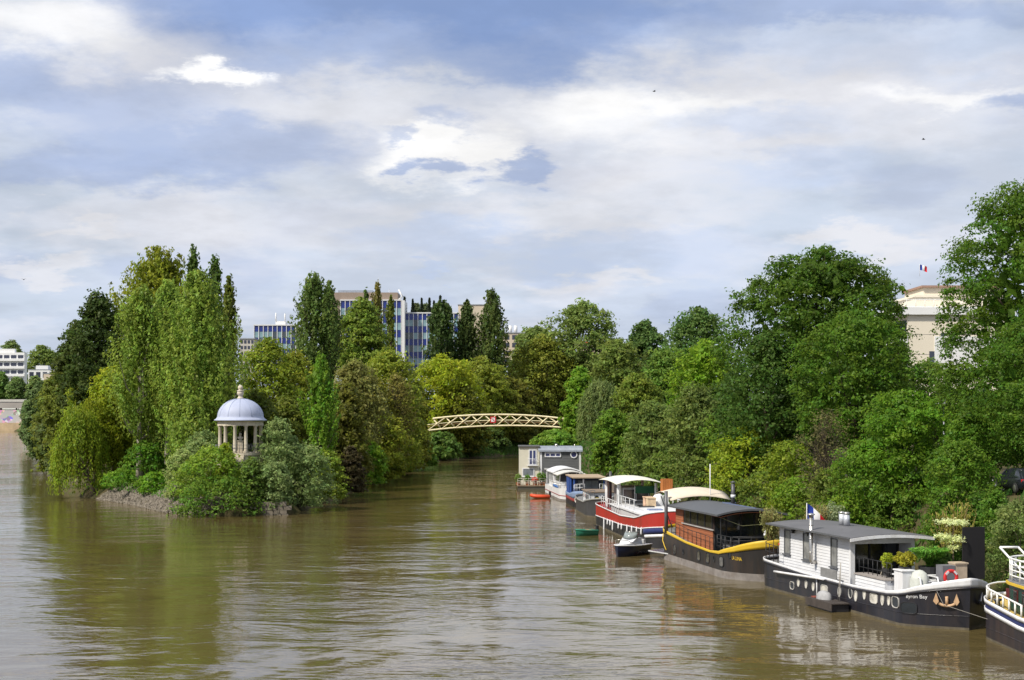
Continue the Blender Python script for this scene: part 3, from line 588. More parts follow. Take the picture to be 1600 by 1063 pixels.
def tree(name, label, px, pw, ptop, pbot, Y, kind='broad', col=(0.06, 0.12, 0.025), prof=None, lai=4.6, leaf=1.0, seed=0, group=None, cat='tree', bark=None, base=None, solid=False, thick=None):
    """crown spans pw photo pixels at depth Y, from row ptop down to row pbot; the trunk reaches the ground"""
    rng = np.random.default_rng(seed * 7919 + int(px * 3) + int(Y))
    X = (px - 800) / F * Y; Rr = pw / 2 / F * Y
    z1 = EYE - (ptop - HZ) / F * Y; z0 = EYE - (pbot - HZ) / F * Y
    zg = gz(X, Y) if base is None else base
    dx = 0.0
    if base is None and zg < 0.5:                                    # overhanging tree: the foot stands on the bank, the crown leans out
        dx = min((q * 0.25 for q in range(-40, 41) if gz(X + q * 0.25, Y) >= 0.5), key=abs, default=0.0); zg = gz(X + dx, Y)
    z0 = max(z0, zg + 0.05); H = z1 - z0
    s0 = float(np.clip(0.00105 * Y, 0.09, 0.58)) * leaf             # half length of a leaf spray
    prof = PROF[prof or {'broad': 'round', 'airy': 'round', 'poplar': 'spindle', 'weeping': 'dome', 'shrub': 'dome', 'bare': 'round'}[kind]]
    dy = min(Rr, 7.5) / Rr if Rr > 7.5 else 1.0
    target = lai * 1.1 * 2 * Rr * H * 0.78 / (1.24 * s0 * s0)
    udir = None; asp = 0.62
    limbs = []
    if kind in ('broad', 'shrub', 'airy', 'bare'):
        cr0 = {'broad': 0.13 * Rr + 0.38, 'shrub': 0.14 * Rr + 0.25, 'airy': 0.10 * Rr + 0.3, 'bare': 0.1 * Rr + 0.3}[kind]
        if solid: cr0 = 0.085 * Rr + 0.36
        cr0 = max(cr0, 2.2 * s0)
        area = 2 * math.pi * Rr * H * 0.8
        nc = int(np.clip((2.5 if kind != 'airy' else 2.6) * area / (math.pi * cr0 ** 2), 14, 620))
        u = (np.arange(nc) + rng.random(nc)) / nc
        u = np.clip(u + rng.normal(size=nc) * 0.02, 0, 1)
        ang = rng.uniform(0, 2 * np.pi, nc)
        k = np.sqrt(rng.uniform(0.5, 1, nc)) if kind in ('broad', 'shrub') else np.sqrt(rng.uniform(0.05, 1, nc))
        if solid: k = np.sqrt(rng.uniform(0.74, 1, nc))
        if kind == 'broad': k = np.where(rng.random(nc) < 0.24, k * rng.uniform(0.1, 0.8, nc), k)
        lb = lobes(rng, ang, u)
        if solid: lb = 1 + (lb - 1) * 0.6
        rad = np.maximum(Rr * prof(u) * lb * k - cr0 * 0.55, 0)
        cr = cr0 * rng.uniform(0.65, 1.35, nc)
        c = np.stack([rad * np.cos(ang), rad * np.sin(ang) * dy, z0 + H * u * (1 - 0.3 * cr0 / H) - cr * 0.25 + rng.normal(size=nc) * 0.02 * H], 1)
        c[:, 2] = np.maximum(c[:, 2], zg + 0.3 * cr)
        nt_ = 13 if kind == 'broad' else 10
        out = unit(np.stack([np.cos(ang), np.sin(ang), (u - 0.35) * 1.2], 1))
        d = unit(rng.normal(size=(nc, nt_, 3)) + out[:, None] * 0.75 + np.array([0, 0, 0.45]))
        tp = c[:, None] + d * (cr[:, None, None] * rng.uniform(0.55, 1.12, (nc, nt_, 1))) * np.array([1.15, 1.15, 0.8])
        tp = tp.reshape(-1, 3); d = d.reshape(-1, 3); trr = np.repeat(cr, nt_)
        nl = max(3, int(target / len(tp)))
        if kind == 'bare': nl = max(1, int(nl * 0.35))
        ctone = np.repeat(0.5 + rng.normal(size=(nc, 2)) * 0.2, nt_, 0) + rng.normal(size=(nc * nt_, 2)) * 0.12
        g = np.clip(rng.normal(size=(len(tp), nl, 3)), -1.7, 1.7) * (trr[:, None, None] * (0.26 if kind in ('broad', 'shrub') else 0.46)) * np.array([1, 1, 0.5])
        pos = (tp[:, None] + g)
        nrm = d[:, None] * 0.9 + np.array([0, 0, 0.45]) + rng.normal(size=pos.shape) * 0.6
        tone = np.repeat(ctone[:, None], nl, 1) + rng.normal(size=(len(tp), nl, 2)) * 0.2
        limbs = [c[i] for i in rng.choice(nc, min(nc, {'broad': 14, 'shrub': 8, 'airy': 60, 'bare': 110}[kind]), replace=False)]
    elif kind == 'poplar':
        area = 2 * Rr * H; nb = int(np.clip(area / (0.55 * max(1.0, s0 * 6)) * 1.9, 60, 620))
        u1 = rng.uniform(0.03, 1.0, nb) ** 0.85; ang = rng.uniform(0, 2 * np.pi, nb)
        kk = np.sqrt(rng.uniform(0.12, 1, nb))
        rad = Rr * prof(u1) * kk * lobes(rng, ang, u1 * 0.3)
        ln = H * rng.uniform(0.12, 0.24, nb) * (0.6 + 0.4 * prof(u1))
        tip = np.stack([rad * np.cos(ang), rad * np.sin(ang) * dy, z0 + H * u1], 1)
        ntf = 7; f = np.linspace(0, 1, ntf)
        inn = np.stack([np.cos(ang), np.sin(ang), 0 * ang], 1) * (ln * 0.30 * kk)[:, None]
        tp = tip[:, None] - inn[:, None] * (f ** 0.8)[None, :, None] - np.array([0, 0, 1.0]) * (ln[:, None] * f)[:, :, None]
        w = (0.10 + 0.32 * np.sin(np.pi * (0.08 + 0.85 * f)))[None, :, None] * np.clip(Rr * 0.24, 0.40, 0.85) * rng.uniform(0.7, 1.3, (nb, 1, 1))
        nl = max(3, int(target / (nb * ntf)))
        g = np.clip(rng.normal(size=(nb, ntf, nl, 3)), -1.8, 1.8) * w[:, :, None] * np.array([0.7, 0.7, 1.3])
        pos = tp[:, :, None] + g
        out = np.stack([np.cos(ang), np.sin(ang), 0.35 + 0 * ang], 1)
        nrm = out[:, None, None] * 0.7 + g / np.maximum(w[:, :, None], 1e-3) * 0.45 + rng.normal(size=pos.shape) * 0.5
        ct = 0.5 + rng.normal(size=(nb, 1, 1, 2)) * 0.26
        tone = ct + rng.normal(size=(nb, ntf, nl, 2)) * 0.2
        limbs = [tip[i] - np.array([0, 0, ln[i] * 0.4]) for i in rng.choice(nb, min(nb, 26), replace=False)]
        udir = np.array([0, 0, 1.0]); asp = 0.6
    elif kind == 'weeping':
        nb = int(np.clip(2 * Rr * H * 6, 120, 420)); ang = rng.uniform(0, 2 * np.pi, nb); q = np.sqrt(rng.uniform(0.02, 1, nb))
        q = np.clip(q + 0.06 * np.sin(7 * ang), 0, 1.08)
        st = np.stack([Rr * q * np.cos(ang), Rr * q * np.sin(ang) * dy, z0 + H * (1 - 0.45 * q ** 2.2) - rng.random(nb) * 0.10 * H], 1)
        ln = (st[:, 2] - z0) * np.where(q > 0.7, rng.uniform(0.7, 1.0, nb), rng.uniform(0.25, 0.6, nb))
        ntf = 12; f = np.linspace(0, 1, ntf)
        sway = rng.normal(size=(nb, 1, 2)) * 0.25 * f[None, :, None]
        tp = np.concatenate([st[:, None, :2] + sway + st[:, None, :2] * 0.04 * np.sin(f * 2.4)[None, :, None], (st[:, None, 2] - ln[:, None] * f)[:, :, None]], 2)
        nl = max(2, int(target / (nb * ntf)))
        pos = tp[:, :, None] + rng.normal(size=(nb, ntf, nl, 3)) * np.array([0.16, 0.16, 0.30]) * (0.7 + s0)
        out = np.stack([np.cos(ang), np.sin(ang), 0.25 + 0 * ang], 1)
        nrm = out[:, None, None] + rng.normal(size=pos.shape) * 0.55
        tone = np.clip(0.5 + rng.normal(size=(nb, 1, 1, 2)) * 0.24, 0, 1) + rng.normal(size=(nb, ntf, nl, 2)) * 0.15
        limbs = [st[i] for i in rng.choice(nb, 22, replace=False)]; udir = np.array([0, 0, 1.0]); asp = 0.34
    pos = pos.reshape(-1, 3); nrm = nrm.reshape(-1, 3); tone = tone.reshape(-1, 2)
    pos[:, 2] = np.maximum(pos[:, 2], zg + 0.05)
    size = s0 * rng.uniform(0.45, 1.4, len(pos))
    ex = np.quantile(np.abs(pos[:, 0]), 0.985); ez = np.quantile(pos[:, 2], 0.997)
    fx = np.clip((Rr - 0.3 * s0) / ex, 0.8, 1.6); fz = np.clip((z1 - z0) / max(ez - z0, 0.1), 0.8, 1.3)
    pos[:, :2] *= fx; pos[:, 2] = z0 + (pos[:, 2] - z0) * fz
    limbs = [np.array([e[0] * fx, e[1] * fx, z0 + (e[2] - z0) * fz]) for e in limbs]
    if kind in ('broad', 'poplar'):                                  # shaded inner foliage that keeps the crown from being see-through
        nk = int(np.clip(2 * Rr * H * 8, 60, 2600)); uu = rng.uniform(0.05, 0.93, nk); an = rng.uniform(0, 6.283, nk); rk = Rr * prof(uu) * np.sqrt(rng.random(nk)) * 0.70
        inner = np.stack([rk * np.cos(an), rk * np.sin(an) * dy, z0 + H * uu], 1)
        pos = np.concatenate([pos, inner]); nrm = np.concatenate([nrm, rng.normal(size=(nk, 3)) + np.array([0, -0.8, 0.3])]); tone = np.concatenate([tone, np.clip(0.5 + rng.normal(size=(nk, 2)) * 0.15, 0, 1)])
        size = np.concatenate([size, np.full(nk, min(max(2.4 * s0, 0.08 * Rr), 0.46)) * rng.uniform(0.7, 1.2, nk)])
    pos = pos - np.array([dx, 0, zg])
    me = leaf_mesh(rng, pos, nrm, size, tone, asp, udir)
    t = thing(name, label, cat, (X + dx, Y, zg), 0, group)
    if kind == 'airy': col = (col[0] * 1.02, col[1] * 1.12, col[2] * 1.3)
    o = inst('crown', me, t); o.color = (col[0] * (1.27 if col[1] > 1.45 * col[0] else 1.08), col[1] * 1.14, col[2] * 0.82, 1)
    # trunk with limbs
    mb = MB(); r0 = thick or max(0.05, 0.028 * (z1 - zg) * (0.7 if kind in ('poplar', 'shrub', 'bare') else 1))
    zf = (z0 - zg) + H * (0.9 if kind == 'poplar' else 0.45)
    n = 8; wob = np.cumsum(rng.normal(size=(n, 2)) * 0.02 * Rr, 0)
    tr = [Vector((wob[i, 0] - dx * i / (n - 1), wob[i, 1], -0.35 + (zf + 0.35) * i / (n - 1))) for i in range(n)]
    mb.tube(tr, [r0 * (1 - 0.72 * i / (n - 1)) * (1.35 if i == 0 else 1) for i in range(n)], 8)
    for e in limbs:
        e = Vector(e) - Vector((dx, 0, zg)); zs = min(max(e.z - abs((e.xy + Vector((dx, 0))).length) * rng.uniform(0.9, 1.6) - 0.1 * H, zf * 0.25), zf * 0.97)
        i = (zs + 0.35) / (zf + 0.35) * (n - 1); a = tr[int(i)].lerp(tr[min(n - 1, int(i) + 1)], i - int(i))
        rb = r0 * (0.42 if kind not in ('airy', 'bare') else 0.26) * (1 - 0.6 * i / n); mid = a.lerp(e, 0.5) + Vector((0, 0, 0.10 * (e - a).length if kind != 'poplar' else -0.12 * (e - a).length))
        mid += Vector(rng.normal(size=3)) * 0.05 * (e - a).length
        mb.tube([a, mid, e], [rb, rb * 0.6, max(0.012, rb * 0.18)], 5, False)
        if kind in ('airy', 'bare'):
            for _ in range(3 if kind == 'airy' else 6):
                b = mid.lerp(e, rng.random()); v = Vector(rng.normal(size=3)) + Vector((0, 0, 0.5)); mb.tube([b, b + v.normalized() * Rr * rng.uniform(0.12, 0.3)], [rb * 0.22, 0.01], 4, False)
    mb.build('trunk', bark or BARK, t)
    return t

DK = (0.046, 0.092, 0.013); MID = (0.072, 0.135, 0.018); BRT = (0.074, 0.155, 0.020); YG = (0.155, 0.190, 0.022); OLV = (0.122, 0.134, 0.016); YOL = (0.160, 0.165, 0.014)
BRN = (0.122, 0.108, 0.036); GRY = (0.130, 0.165, 0.080); POP = (0.105, 0.165, 0.036); POPD = (0.050, 0.090, 0.028); OLD = (0.085, 0.100, 0.022); WIL = (0.115, 0.150, 0.018)
def build_trees():
    T = tree
    g1 = 'trees on the island'; g2 = 'trees on the right bank'
    # --- island, left half
    T('white_poplar', 'broad upright white poplar, left one of the pair beside the temple', 222, 92, 450, 670, 183, 'poplar', POP, 'oval', 7, 0.9, 1, g1, bark=BARKP)
    T('white_poplar', 'largest upright pale green poplar directly left of the temple', 310, 134, 428, 712, 180, 'poplar', POP, 'oval', 7, 0.9, 2, g1, bark=BARKP)
    T('white_poplar', 'pale poplar filling the middle of the white poplar group', 264, 90, 440, 660, 188, 'poplar', POP, 'oval', 6, 0.9, 55, g1, bark=BARKP)
    T('poplar_sucker', 'low leafy poplar growth at the foot of the largest poplar', 300, 90, 610, 725, 176, 'poplar', POP, 'oval', 4.5, 0.9, 3, g1)
    T('tall_tree', 'tallest olive brown tree rising behind the white poplars', 246, 185, 390, 660, 222, 'poplar', OLV, 'oval', 5.0, 1.0, 4, g1)
    T('dark_poplar', 'slim dark poplar, highest spire above the white poplars', 302, 38, 386, 600, 214, 'poplar', POPD, 'spindle', 4.5, 1, 5, g1)
    T('dark_poplar', 'slim dark poplar spire right above the largest white poplar', 336, 34, 400, 600, 213, 'poplar', POPD, 'spindle', 4.2, 1, 6, g1)
    T('dark_poplar', 'thin dark poplar at the right edge of the white poplars', 358, 34, 432, 640, 212, 'poplar', OLD, 'spindle', 3.5, 1, 7, g1)
    T('dark_tree', 'dark dense tree left of the white poplars', 152, 100, 458, 650, 214, 'broad', (0.030, 0.052, 0.016), 'oval', 5.2, 1.0, 8, g1)
    T('dark_tree', 'smaller dark tree on the outer left shoulder of the island', 118, 56, 505, 655, 224, 'broad', (0.040, 0.065, 0.020), 'oval', 5, 1, 9, g1)
    T('olive_tree', 'yellow olive tree above the weeping willow', 180, 84, 572, 715, 198, 'airy', YOL, 'round', 4.6, 0.95, 10, g1)
    T('olive_tree', 'mid green tree at the left end of the island', 108, 78, 565, 715, 232, 'broad', OLD, 'round', 5, 1, 11, g1)
    T('olive_tree', 'loose yellow green tree behind the grey sallow', 140, 66, 590, 690, 215, 'airy', OLV, 'round', 4.6, 1, 12, g1)
    T('sallow_tree', 'grey green sallow leaning over the water at the far left', 62, 52, 598, 712, 300, 'broad', (0.075, 0.105, 0.050), 'oval', 5, 1, 13, g1)
    T('sallow_tree', 'dull green tree bending to the river behind the willow', 92, 56, 612, 745, 250, 'broad', (0.065, 0.095, 0.040), 'oval', 5, 1, 14, g1)
    T('sallow_tree', 'farthest grey bush on the left island shore', 44, 26, 625, 690, 420, 'broad', (0.09, 0.115, 0.062), 'oval', 5, 1, 15, g1)
    T('weeping_willow', 'weeping willow trailing into the water at the island corner', 124, 88, 636, 778, 191, 'weeping', WIL, 'dome', 6.5, 1.0, 16, g1)
    T('weeping_willow', 'golden weeping willow crown behind the trailing one', 152, 92, 622, 745, 196, 'weeping', (0.128, 0.145, 0.014), 'dome', 6, 1, 17, g1)
    T('elder_bush', 'fresh green elder bush under the bare poplar stems', 228, 90, 690, 768, 182, 'shrub', (0.052, 0.118, 0.016), 'dome', 5, 0.9, 18, g1, 'bush')
    T('nettle_bush', 'bright green low growth on the slope above the rubble', 192, 70, 732, 774, 188, 'shrub', BRT, 'dome', 5, 0.9, 19, g1, 'bush')
    T('nettle_bush', 'bright green low growth beside the pale willow bush', 240, 56, 738, 780, 177, 'shrub', BRT, 'dome', 5, 0.9, 20, g1, 'bush')
    # --- round the temple
    T('grey_willow_bush', 'pale grey willow bush just left of the temple columns', 316, 66, 672, 740, 171, 'shrub', GRY, 'dome', 4.2, 0.85, 21, g1, 'bush')
    T('grey_willow_bush', 'pale silvery willow bush above the rubble stones', 286, 58, 704, 775, 166, 'shrub', (0.155, 0.185, 0.085), 'dome', 4.2, 0.85, 22, g1, 'bush')
    T('sycamore_bush', 'large yellow green bush in front of the temple steps', 333, 118, 698, 806, 161.8, 'shrub', (0.115, 0.165, 0.026), 'dome', 5.5, 0.85, 23, g1, 'bush')
    T('sycamore_bush', 'dark green low bush touching the water in front of the temple', 340, 128, 744, 811, 159.6, 'shrub', (0.062, 0.120, 0.022), 'dome', 5.5, 0.85, 24, g1, 'bush', base=0.05)
    T('ivy_bush', 'ivy covered bush at the right of the temple steps', 394, 44, 716, 806, 160.6, 'shrub', (0.080, 0.115, 0.03), 'dome', 5, 0.85, 56, g1, 'bush', base=0.05)
    T('sycamore_bush', 'small yellowish bush against the temple railing', 352, 30, 693, 740, 163, 'shrub', YG, 'dome', 3.5, 0.85, 25, g1, 'bush')
    T('grey_willow', 'grey green willow covering the right columns of the temple', 436, 74, 654, 770, 166.5, 'broad', (0.115, 0.150, 0.070), 'oval', 4.6, 0.85, 26, g1)
    T('grey_willow', 'grey green willow spreading right of the temple over the water', 478, 92, 694, 798, 167, 'broad', GRY, 'dome', 4.8, 0.85, 27, g1)
    T('grey_willow', 'low silver willow with forked trunk at the island tip', 432, 62, 722, 790, 161.3, 'broad', (0.12, 0.155, 0.078), 'round', 4.6, 0.85, 28, g1)
    T('young_poplar', 'young bright green poplar right of the temple', 501, 58, 556, 735, 183, 'poplar', (0.078, 0.155, 0.022), 'spindle', 5.5, 0.9, 29, g1)
    T('hazel_bush', 'yellow green bush at the foot of the young poplar', 512, 58, 706, 786, 180, 'shrub', (0.10, 0.15, 0.025), 'dome', 5, 0.9, 30, g1, 'bush')
    T('purple_bush', 'dark purplish bush overhanging the water past the young poplar', 549, 46, 698, 772, 196, 'shrub', (0.045, 0.036, 0.022), 'dome', 5, 0.9, 31, g1, 'bush')
    # --- island, belt towards the footbridge
    T('plane_tree', 'olive yellow spring tree behind the temple dome', 420, 104, 530, 715, 203, 'airy', OLV, 'round', 5.0, 0.95, 32, g1)
    T('plane_tree', 'brownish spring tree between the temple and the young poplar', 462, 84, 552, 720, 212, 'airy', (0.135, 0.132, 0.018), 'round', 4.8, 0.95, 33, g1)
    T('black_poplar', 'tall dark green poplar clump in front of the offices', 490, 74, 429, 600, 262, 'poplar', (0.058, 0.098, 0.030), 'spindle', 5.5, 1, 34, g1)
    T('black_poplar', 'slim poplar joined to the right of the tall clump', 514, 38, 441, 600, 266, 'poplar', (0.056, 0.092, 0.030), 'spindle', 4.5, 1, 35, g1)
    T('olive_tree', 'loose olive green tree in front of the tall office block', 566, 80, 468, 600, 285, 'airy', (0.10, 0.12, 0.022), 'oval', 3.8, 1, 36, g1)
    for i, (x, w, tp, lb) in enumerate([(572, 15, 450, 'thin ivy clad poplar, leftmost of the three on the office front'), (590, 20, 441, 'tallest thin brown poplar before the office front'), (611, 17, 462, 'thin half bare poplar nearest the white end wall of the office')]):
        T('thin_poplar', lb, x, w, tp, 580, 300, 'poplar', (POPD, BRN, OLD)[i], 'column', 2.6, 0.9, 37 + i, g1)
    T('bare_tree', 'purple brown half bare tree right of the young poplar', 556, 92, 566, 725, 222, 'airy', BRN, 'round', 4.2, 0.95, 40, g1)
    T('plane_tree', 'broad olive tree with bare twigs mid island', 606, 112, 548, 728, 250, 'airy', (0.130, 0.135, 0.020), 'round', 5, 0.95, 41, g1)
    T('bare_tree', 'bare grey branched tree among the olive trees', 620, 60, 585, 690, 240, 'bare', BRN, 'round', 3, 0.8, 42, g1)
    T('plane_tree', 'yellow olive tree above the left end of the footbridge', 692, 112, 556, 668, 346, 'airy', YOL, 'round', 5, 0.95, 43, g1)
    T('plane_tree', 'dull golden tree low over the channel bank', 590, 84, 640, 756, 232, 'airy', (0.145, 0.145, 0.02), 'round', 5, 0.95, 44, g1)
    T('plane_tree', 'low golden tree hanging over the channel left of the footbridge', 630, 74, 640, 726, 285, 'airy', (0.15, 0.14, 0.02), 'round', 4.8, 0.95, 45, g1)
    T('black_poplar', 'dark poplar hiding the office wing', 690, 54, 471, 600, 384, 'poplar', (0.034, 0.062, 0.022), 'spindle', 5.5, 1, 46, g1)
    T('black_poplar', 'narrow dark poplar, middle of the three above the footbridge', 729, 40, 471, 600, 386, 'poplar', (0.042, 0.068, 0.026), 'spindle', 5, 1, 47, g1)
    T('black_poplar', 'slender poplar with the highest tip above the footbridge', 768, 50, 455, 610, 385, 'poplar', (0.050, 0.080, 0.028), 'spindle', 5, 1, 48, g1)
    T('plane_tree', 'olive tree behind the footbridge under the slim poplars', 752, 110, 560, 700, 372, 'airy', (0.125, 0.128, 0.02), 'round', 5, 0.95, 49, g1)
    T('plane_tree', 'wide brown olive tree behind the middle of the footbridge', 848, 140, 528, 690, 392, 'airy', (0.115, 0.114, 0.02), 'round', 5.2, 0.95, 50, g1)
    T('plane_tree', 'reddish olive tree behind the right end of the footbridge', 906, 90, 556, 700, 402, 'airy', (0.108, 0.104, 0.02), 'round', 5, 0.95, 51, g1)
    T('plane_tree', 'big open crowned plane tree on the skyline past the footbridge', 912, 124, 473, 610, 396, 'airy', (0.090, 0.125, 0.036), 'round', 4.2, 0.95, 52, g1)
    T('plane_tree', 'small skyline tree left of the open crowned plane', 838, 84, 512, 600, 410, 'airy', (0.085, 0.12, 0.036), 'round', 4.5, 0.95, 53, g1)
    fill = [(88, 70, 590, 735, 262, OLD, 'left of the dark shoulder tree'), (150, 90, 560, 745, 234, (0.07, 0.09, 0.02), 'under the dark dense tree'), (205, 90, 575, 745, 205, (0.075, 0.095, 0.02), 'behind the elder bush'), (262, 80, 590, 745, 196, (0.06, 0.085, 0.02), 'behind the bare poplar stems'), (335, 80, 580, 740, 190, (0.05, 0.075, 0.018), 'straight behind the temple'), (395, 80, 610, 740, 188, (0.07, 0.085, 0.018), 'behind the right columns of the temple'), (450, 90, 620, 760, 194, (0.085, 0.10, 0.02), 'between the temple willow and the young poplar'), (540, 80, 600, 755, 206, (0.09, 0.09, 0.022), 'right behind the young poplar'), (580, 90, 590, 740, 236, (0.11, 0.105, 0.02), 'under the half bare tree'), (632, 80, 600, 728, 276, (0.11, 0.115, 0.02), 'left of the footbridge landing'), (715, 100, 600, 715, 345, (0.10, 0.105, 0.02), 'just above the footbridge left end'), (790, 100, 590, 705, 380, (0.09, 0.09, 0.02), 'behind the footbridge sign'), (870, 110, 590, 705, 410, (0.085, 0.085, 0.02), 'behind the right footbridge half')]
    for i, (x, w, a, b, Y, c, lb) in enumerate(fill): T('filler_tree' if 0 else 'island_tree', 'middle storey island tree ' + lb, x, w, a, b, Y, 'broad', c, 'round', 4.6, 1, 200 + i, g1)
    # dark growth along the channel bank
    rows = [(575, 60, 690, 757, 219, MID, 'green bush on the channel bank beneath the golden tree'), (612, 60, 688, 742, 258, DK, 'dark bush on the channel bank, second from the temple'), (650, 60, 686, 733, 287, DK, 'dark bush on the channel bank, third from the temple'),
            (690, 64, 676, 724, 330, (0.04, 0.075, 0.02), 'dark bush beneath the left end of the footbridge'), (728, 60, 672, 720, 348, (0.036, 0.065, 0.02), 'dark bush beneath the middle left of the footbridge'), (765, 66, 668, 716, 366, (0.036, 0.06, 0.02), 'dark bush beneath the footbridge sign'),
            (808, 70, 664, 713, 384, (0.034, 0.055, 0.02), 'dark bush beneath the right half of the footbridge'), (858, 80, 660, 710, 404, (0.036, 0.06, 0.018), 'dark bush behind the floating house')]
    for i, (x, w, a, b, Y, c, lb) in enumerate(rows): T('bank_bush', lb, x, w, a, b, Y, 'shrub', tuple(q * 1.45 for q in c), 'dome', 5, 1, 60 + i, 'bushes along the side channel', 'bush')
    # --- right bank, far to near
    T('bank_tree', 'bright green tree at the right end of the footbridge', 906, 58, 576, 705, 318, 'broad', (0.085, 0.165, 0.022), 'round', 5, 1, 70, g2)
    T('bank_tree', 'light green low tree under the right end of the footbridge', 868, 76, 672, 712, 312, 'broad', (0.085, 0.165, 0.03), 'round', 5, 1, 71, g2)
    T('sallow_tree', 'grey green willow beside the floating house', 938, 72, 596, 742, 262, 'weeping', (0.085, 0.125, 0.055), 'dome', 6, 1, 72, g2)
    T('bank_tree', 'dull green tree behind the grey willow of the right bank', 966, 100, 532, 680, 285, 'broad', (0.080, 0.120, 0.034), 'round', 5, 1, 73, g2)
    T('maple_tree', 'dark green skyline tree right of the open plane', 1010, 76, 503, 640, 300, 'broad', (0.050, 0.095, 0.034), 'round', 5, 1, 74, g2)
    T('maple_tree', 'dark rounded skyline tree left of the great chestnut', 1090, 130, 482, 680, 245, 'broad', (0.052, 0.100, 0.034), 'round', 5.2, 1, 75, g2)
    T('maple_tree', 'mid green tree below the skyline maples', 1040, 90, 545, 700, 232, 'broad', (0.072, 0.130, 0.030), 'round', 5, 1, 76, g2)
    T('ash_tree', 'bright yellow green tree left of the great chestnut', 1104, 118, 532, 680, 200, 'broad', (0.090, 0.165, 0.018), 'round', 5, 0.95, 77, g2)
    T('bank_tree', 'brown tinted tree between the grey willow and the ash', 995, 76, 585, 735, 222, 'airy', (0.105, 0.12, 0.022), 'round', 5, 0.95, 78, g2)
    T('bank_tree', 'fresh green tree behind the white canopy barge', 958, 66, 640, 752, 214, 'broad', (0.072, 0.135, 0.022), 'round', 5, 0.95, 79, g2)
    T('goat_willow', 'olive grey willow above the red barge canopy', 1022, 92, 628, 775, 176, 'broad', (0.085, 0.112, 0.036), 'round', 5, 0.95, 80, g2)
    T('goat_willow', 'large olive grey willow in front of the yellow green ash', 1088, 110, 602, 790, 160, 'broad', (0.088, 0.112, 0.036), 'oval', 5.2, 0.95, 81, g2)
    T('maple_bush', 'yellow green maple bush above the dark roofed barge', 1168, 128, 668, 815, 136, 'broad', (0.150, 0.182, 0.020), 'round', 5, 0.95, 82, g2)
    T('maple_bush', 'deep green bush between the olive willow and the great chestnut', 1140, 90, 640, 780, 152, 'broad', (0.065, 0.125, 0.02), 'round', 5, 0.95, 83, g2)
    T('chestnut_tree', 'great dome shaped chestnut on the right bank', 1282, 290, 392, 700, 142, 'broad', (0.038, 0.078, 0.012), 'round', 6.4, 1.0, 84, g2, solid=True)
    T('chestnut_tree', 'front chestnut with layered leaves below the great dome', 1336, 184, 488, 690, 126, 'broad', (0.047, 0.098, 0.014), 'round', 6.2, 1.0, 85, g2, solid=True)
    T('chestnut_tree', 'shaded chestnut on the left flank of the great dome', 1198, 150, 520, 730, 136, 'broad', (0.036, 0.075, 0.018), 'oval', 5.6, 1.0, 86, g2, solid=True)
    T('bare_shrub', 'grey brown bare twigged shrub below the front chestnut', 1292, 96, 640, 775, 113, 'bare', (0.095, 0.085, 0.045), 'round', 5, 0.8, 87, g2)
    T('field_maple', 'yellowish bush behind the stern plants of the barges', 1232, 96, 690, 825, 121, 'broad', (0.115, 0.150, 0.02), 'round', 5, 0.95, 88, g2)
    T('field_maple', 'vivid green tree filling the bank below the road lamp', 1420, 176, 612, 830, 103, 'broad', (0.060, 0.128, 0.015), 'round', 5.4, 0.95, 89, g2)
    T('field_maple', 'vivid green bush over the white cabin roof', 1348, 120, 690, 835, 104, 'broad', (0.064, 0.125, 0.017), 'round', 5, 0.95, 90, g2)
    T('field_maple', 'green tree at the right bank edge beneath the parked car', 1512, 110, 640, 840, 99, 'broad', (0.052, 0.110, 0.015), 'oval', 5.2, 0.95, 91, g2)
    T('field_maple', 'dull green bush low behind the dark barge roof', 1290, 80, 735, 840, 108, 'broad', (0.070, 0.105, 0.024), 'round', 5, 0.95, 92, g2)
    T('laurel_tree', 'small green tree with orange tips in front of the cream building', 1446, 112, 562, 700, 128, 'broad', (0.070, 0.125, 0.028), 'round', 5, 0.95, 93, g2)
    T('chestnut_tree', 'nearest tall chestnut cut by the right edge of the frame', 1646, 330, 270, 710, 108, 'broad', (0.042, 0.088, 0.012), 'round', 6.4, 1.0, 94, g2, solid=True)
    T('chestnut_tree', 'lower chestnut branches above the parked car', 1630, 220, 480, 720, 97, 'broad', (0.042, 0.090, 0.013), 'oval', 5.6, 1.0, 95, g2, solid=True)
    T('sallow_bush', 'grey green sallow bush at the right edge above the last boat', 1592, 108, 782, 905, 82, 'shrub', (0.085, 0.125, 0.050), 'dome', 5.2, 0.9, 96, g2, 'bush')
    T('hedge_bush', 'dark hedge bush behind the black screen', 1530, 70, 770, 880, 90, 'shrub', (0.045, 0.095, 0.016), 'dome', 5, 0.9, 97, g2, 'bush')
    T('field_maple', 'green bush on the bank left of the parked car', 1502, 120, 690, 850, 93, 'shrub', (0.055, 0.112, 0.016), 'dome', 5.5, 0.95, 98, g2, 'bush')
    T('field_maple', 'small bush right under the left wheel of the parked car', 1552, 60, 766, 850, 88, 'shrub', (0.060, 0.125, 0.02), 'dome', 5.5, 0.95, 99, g2, 'bush')
    for i, (x, Y, lb) in enumerate([(1130, 175, 'dark tree in the gap left of the great chestnut'), (1240, 165, 'dark tree behind the great chestnut'), (1500, 150, 'dark tree behind the vivid green field maple'), (1585, 145, 'dark tree behind the parked car')]):
        T('background_tree', lb, x, 130, 600, 735, Y, 'broad', (0.035, 0.07, 0.018), 'round', 4.5, 1.1, 110 + i, g2)
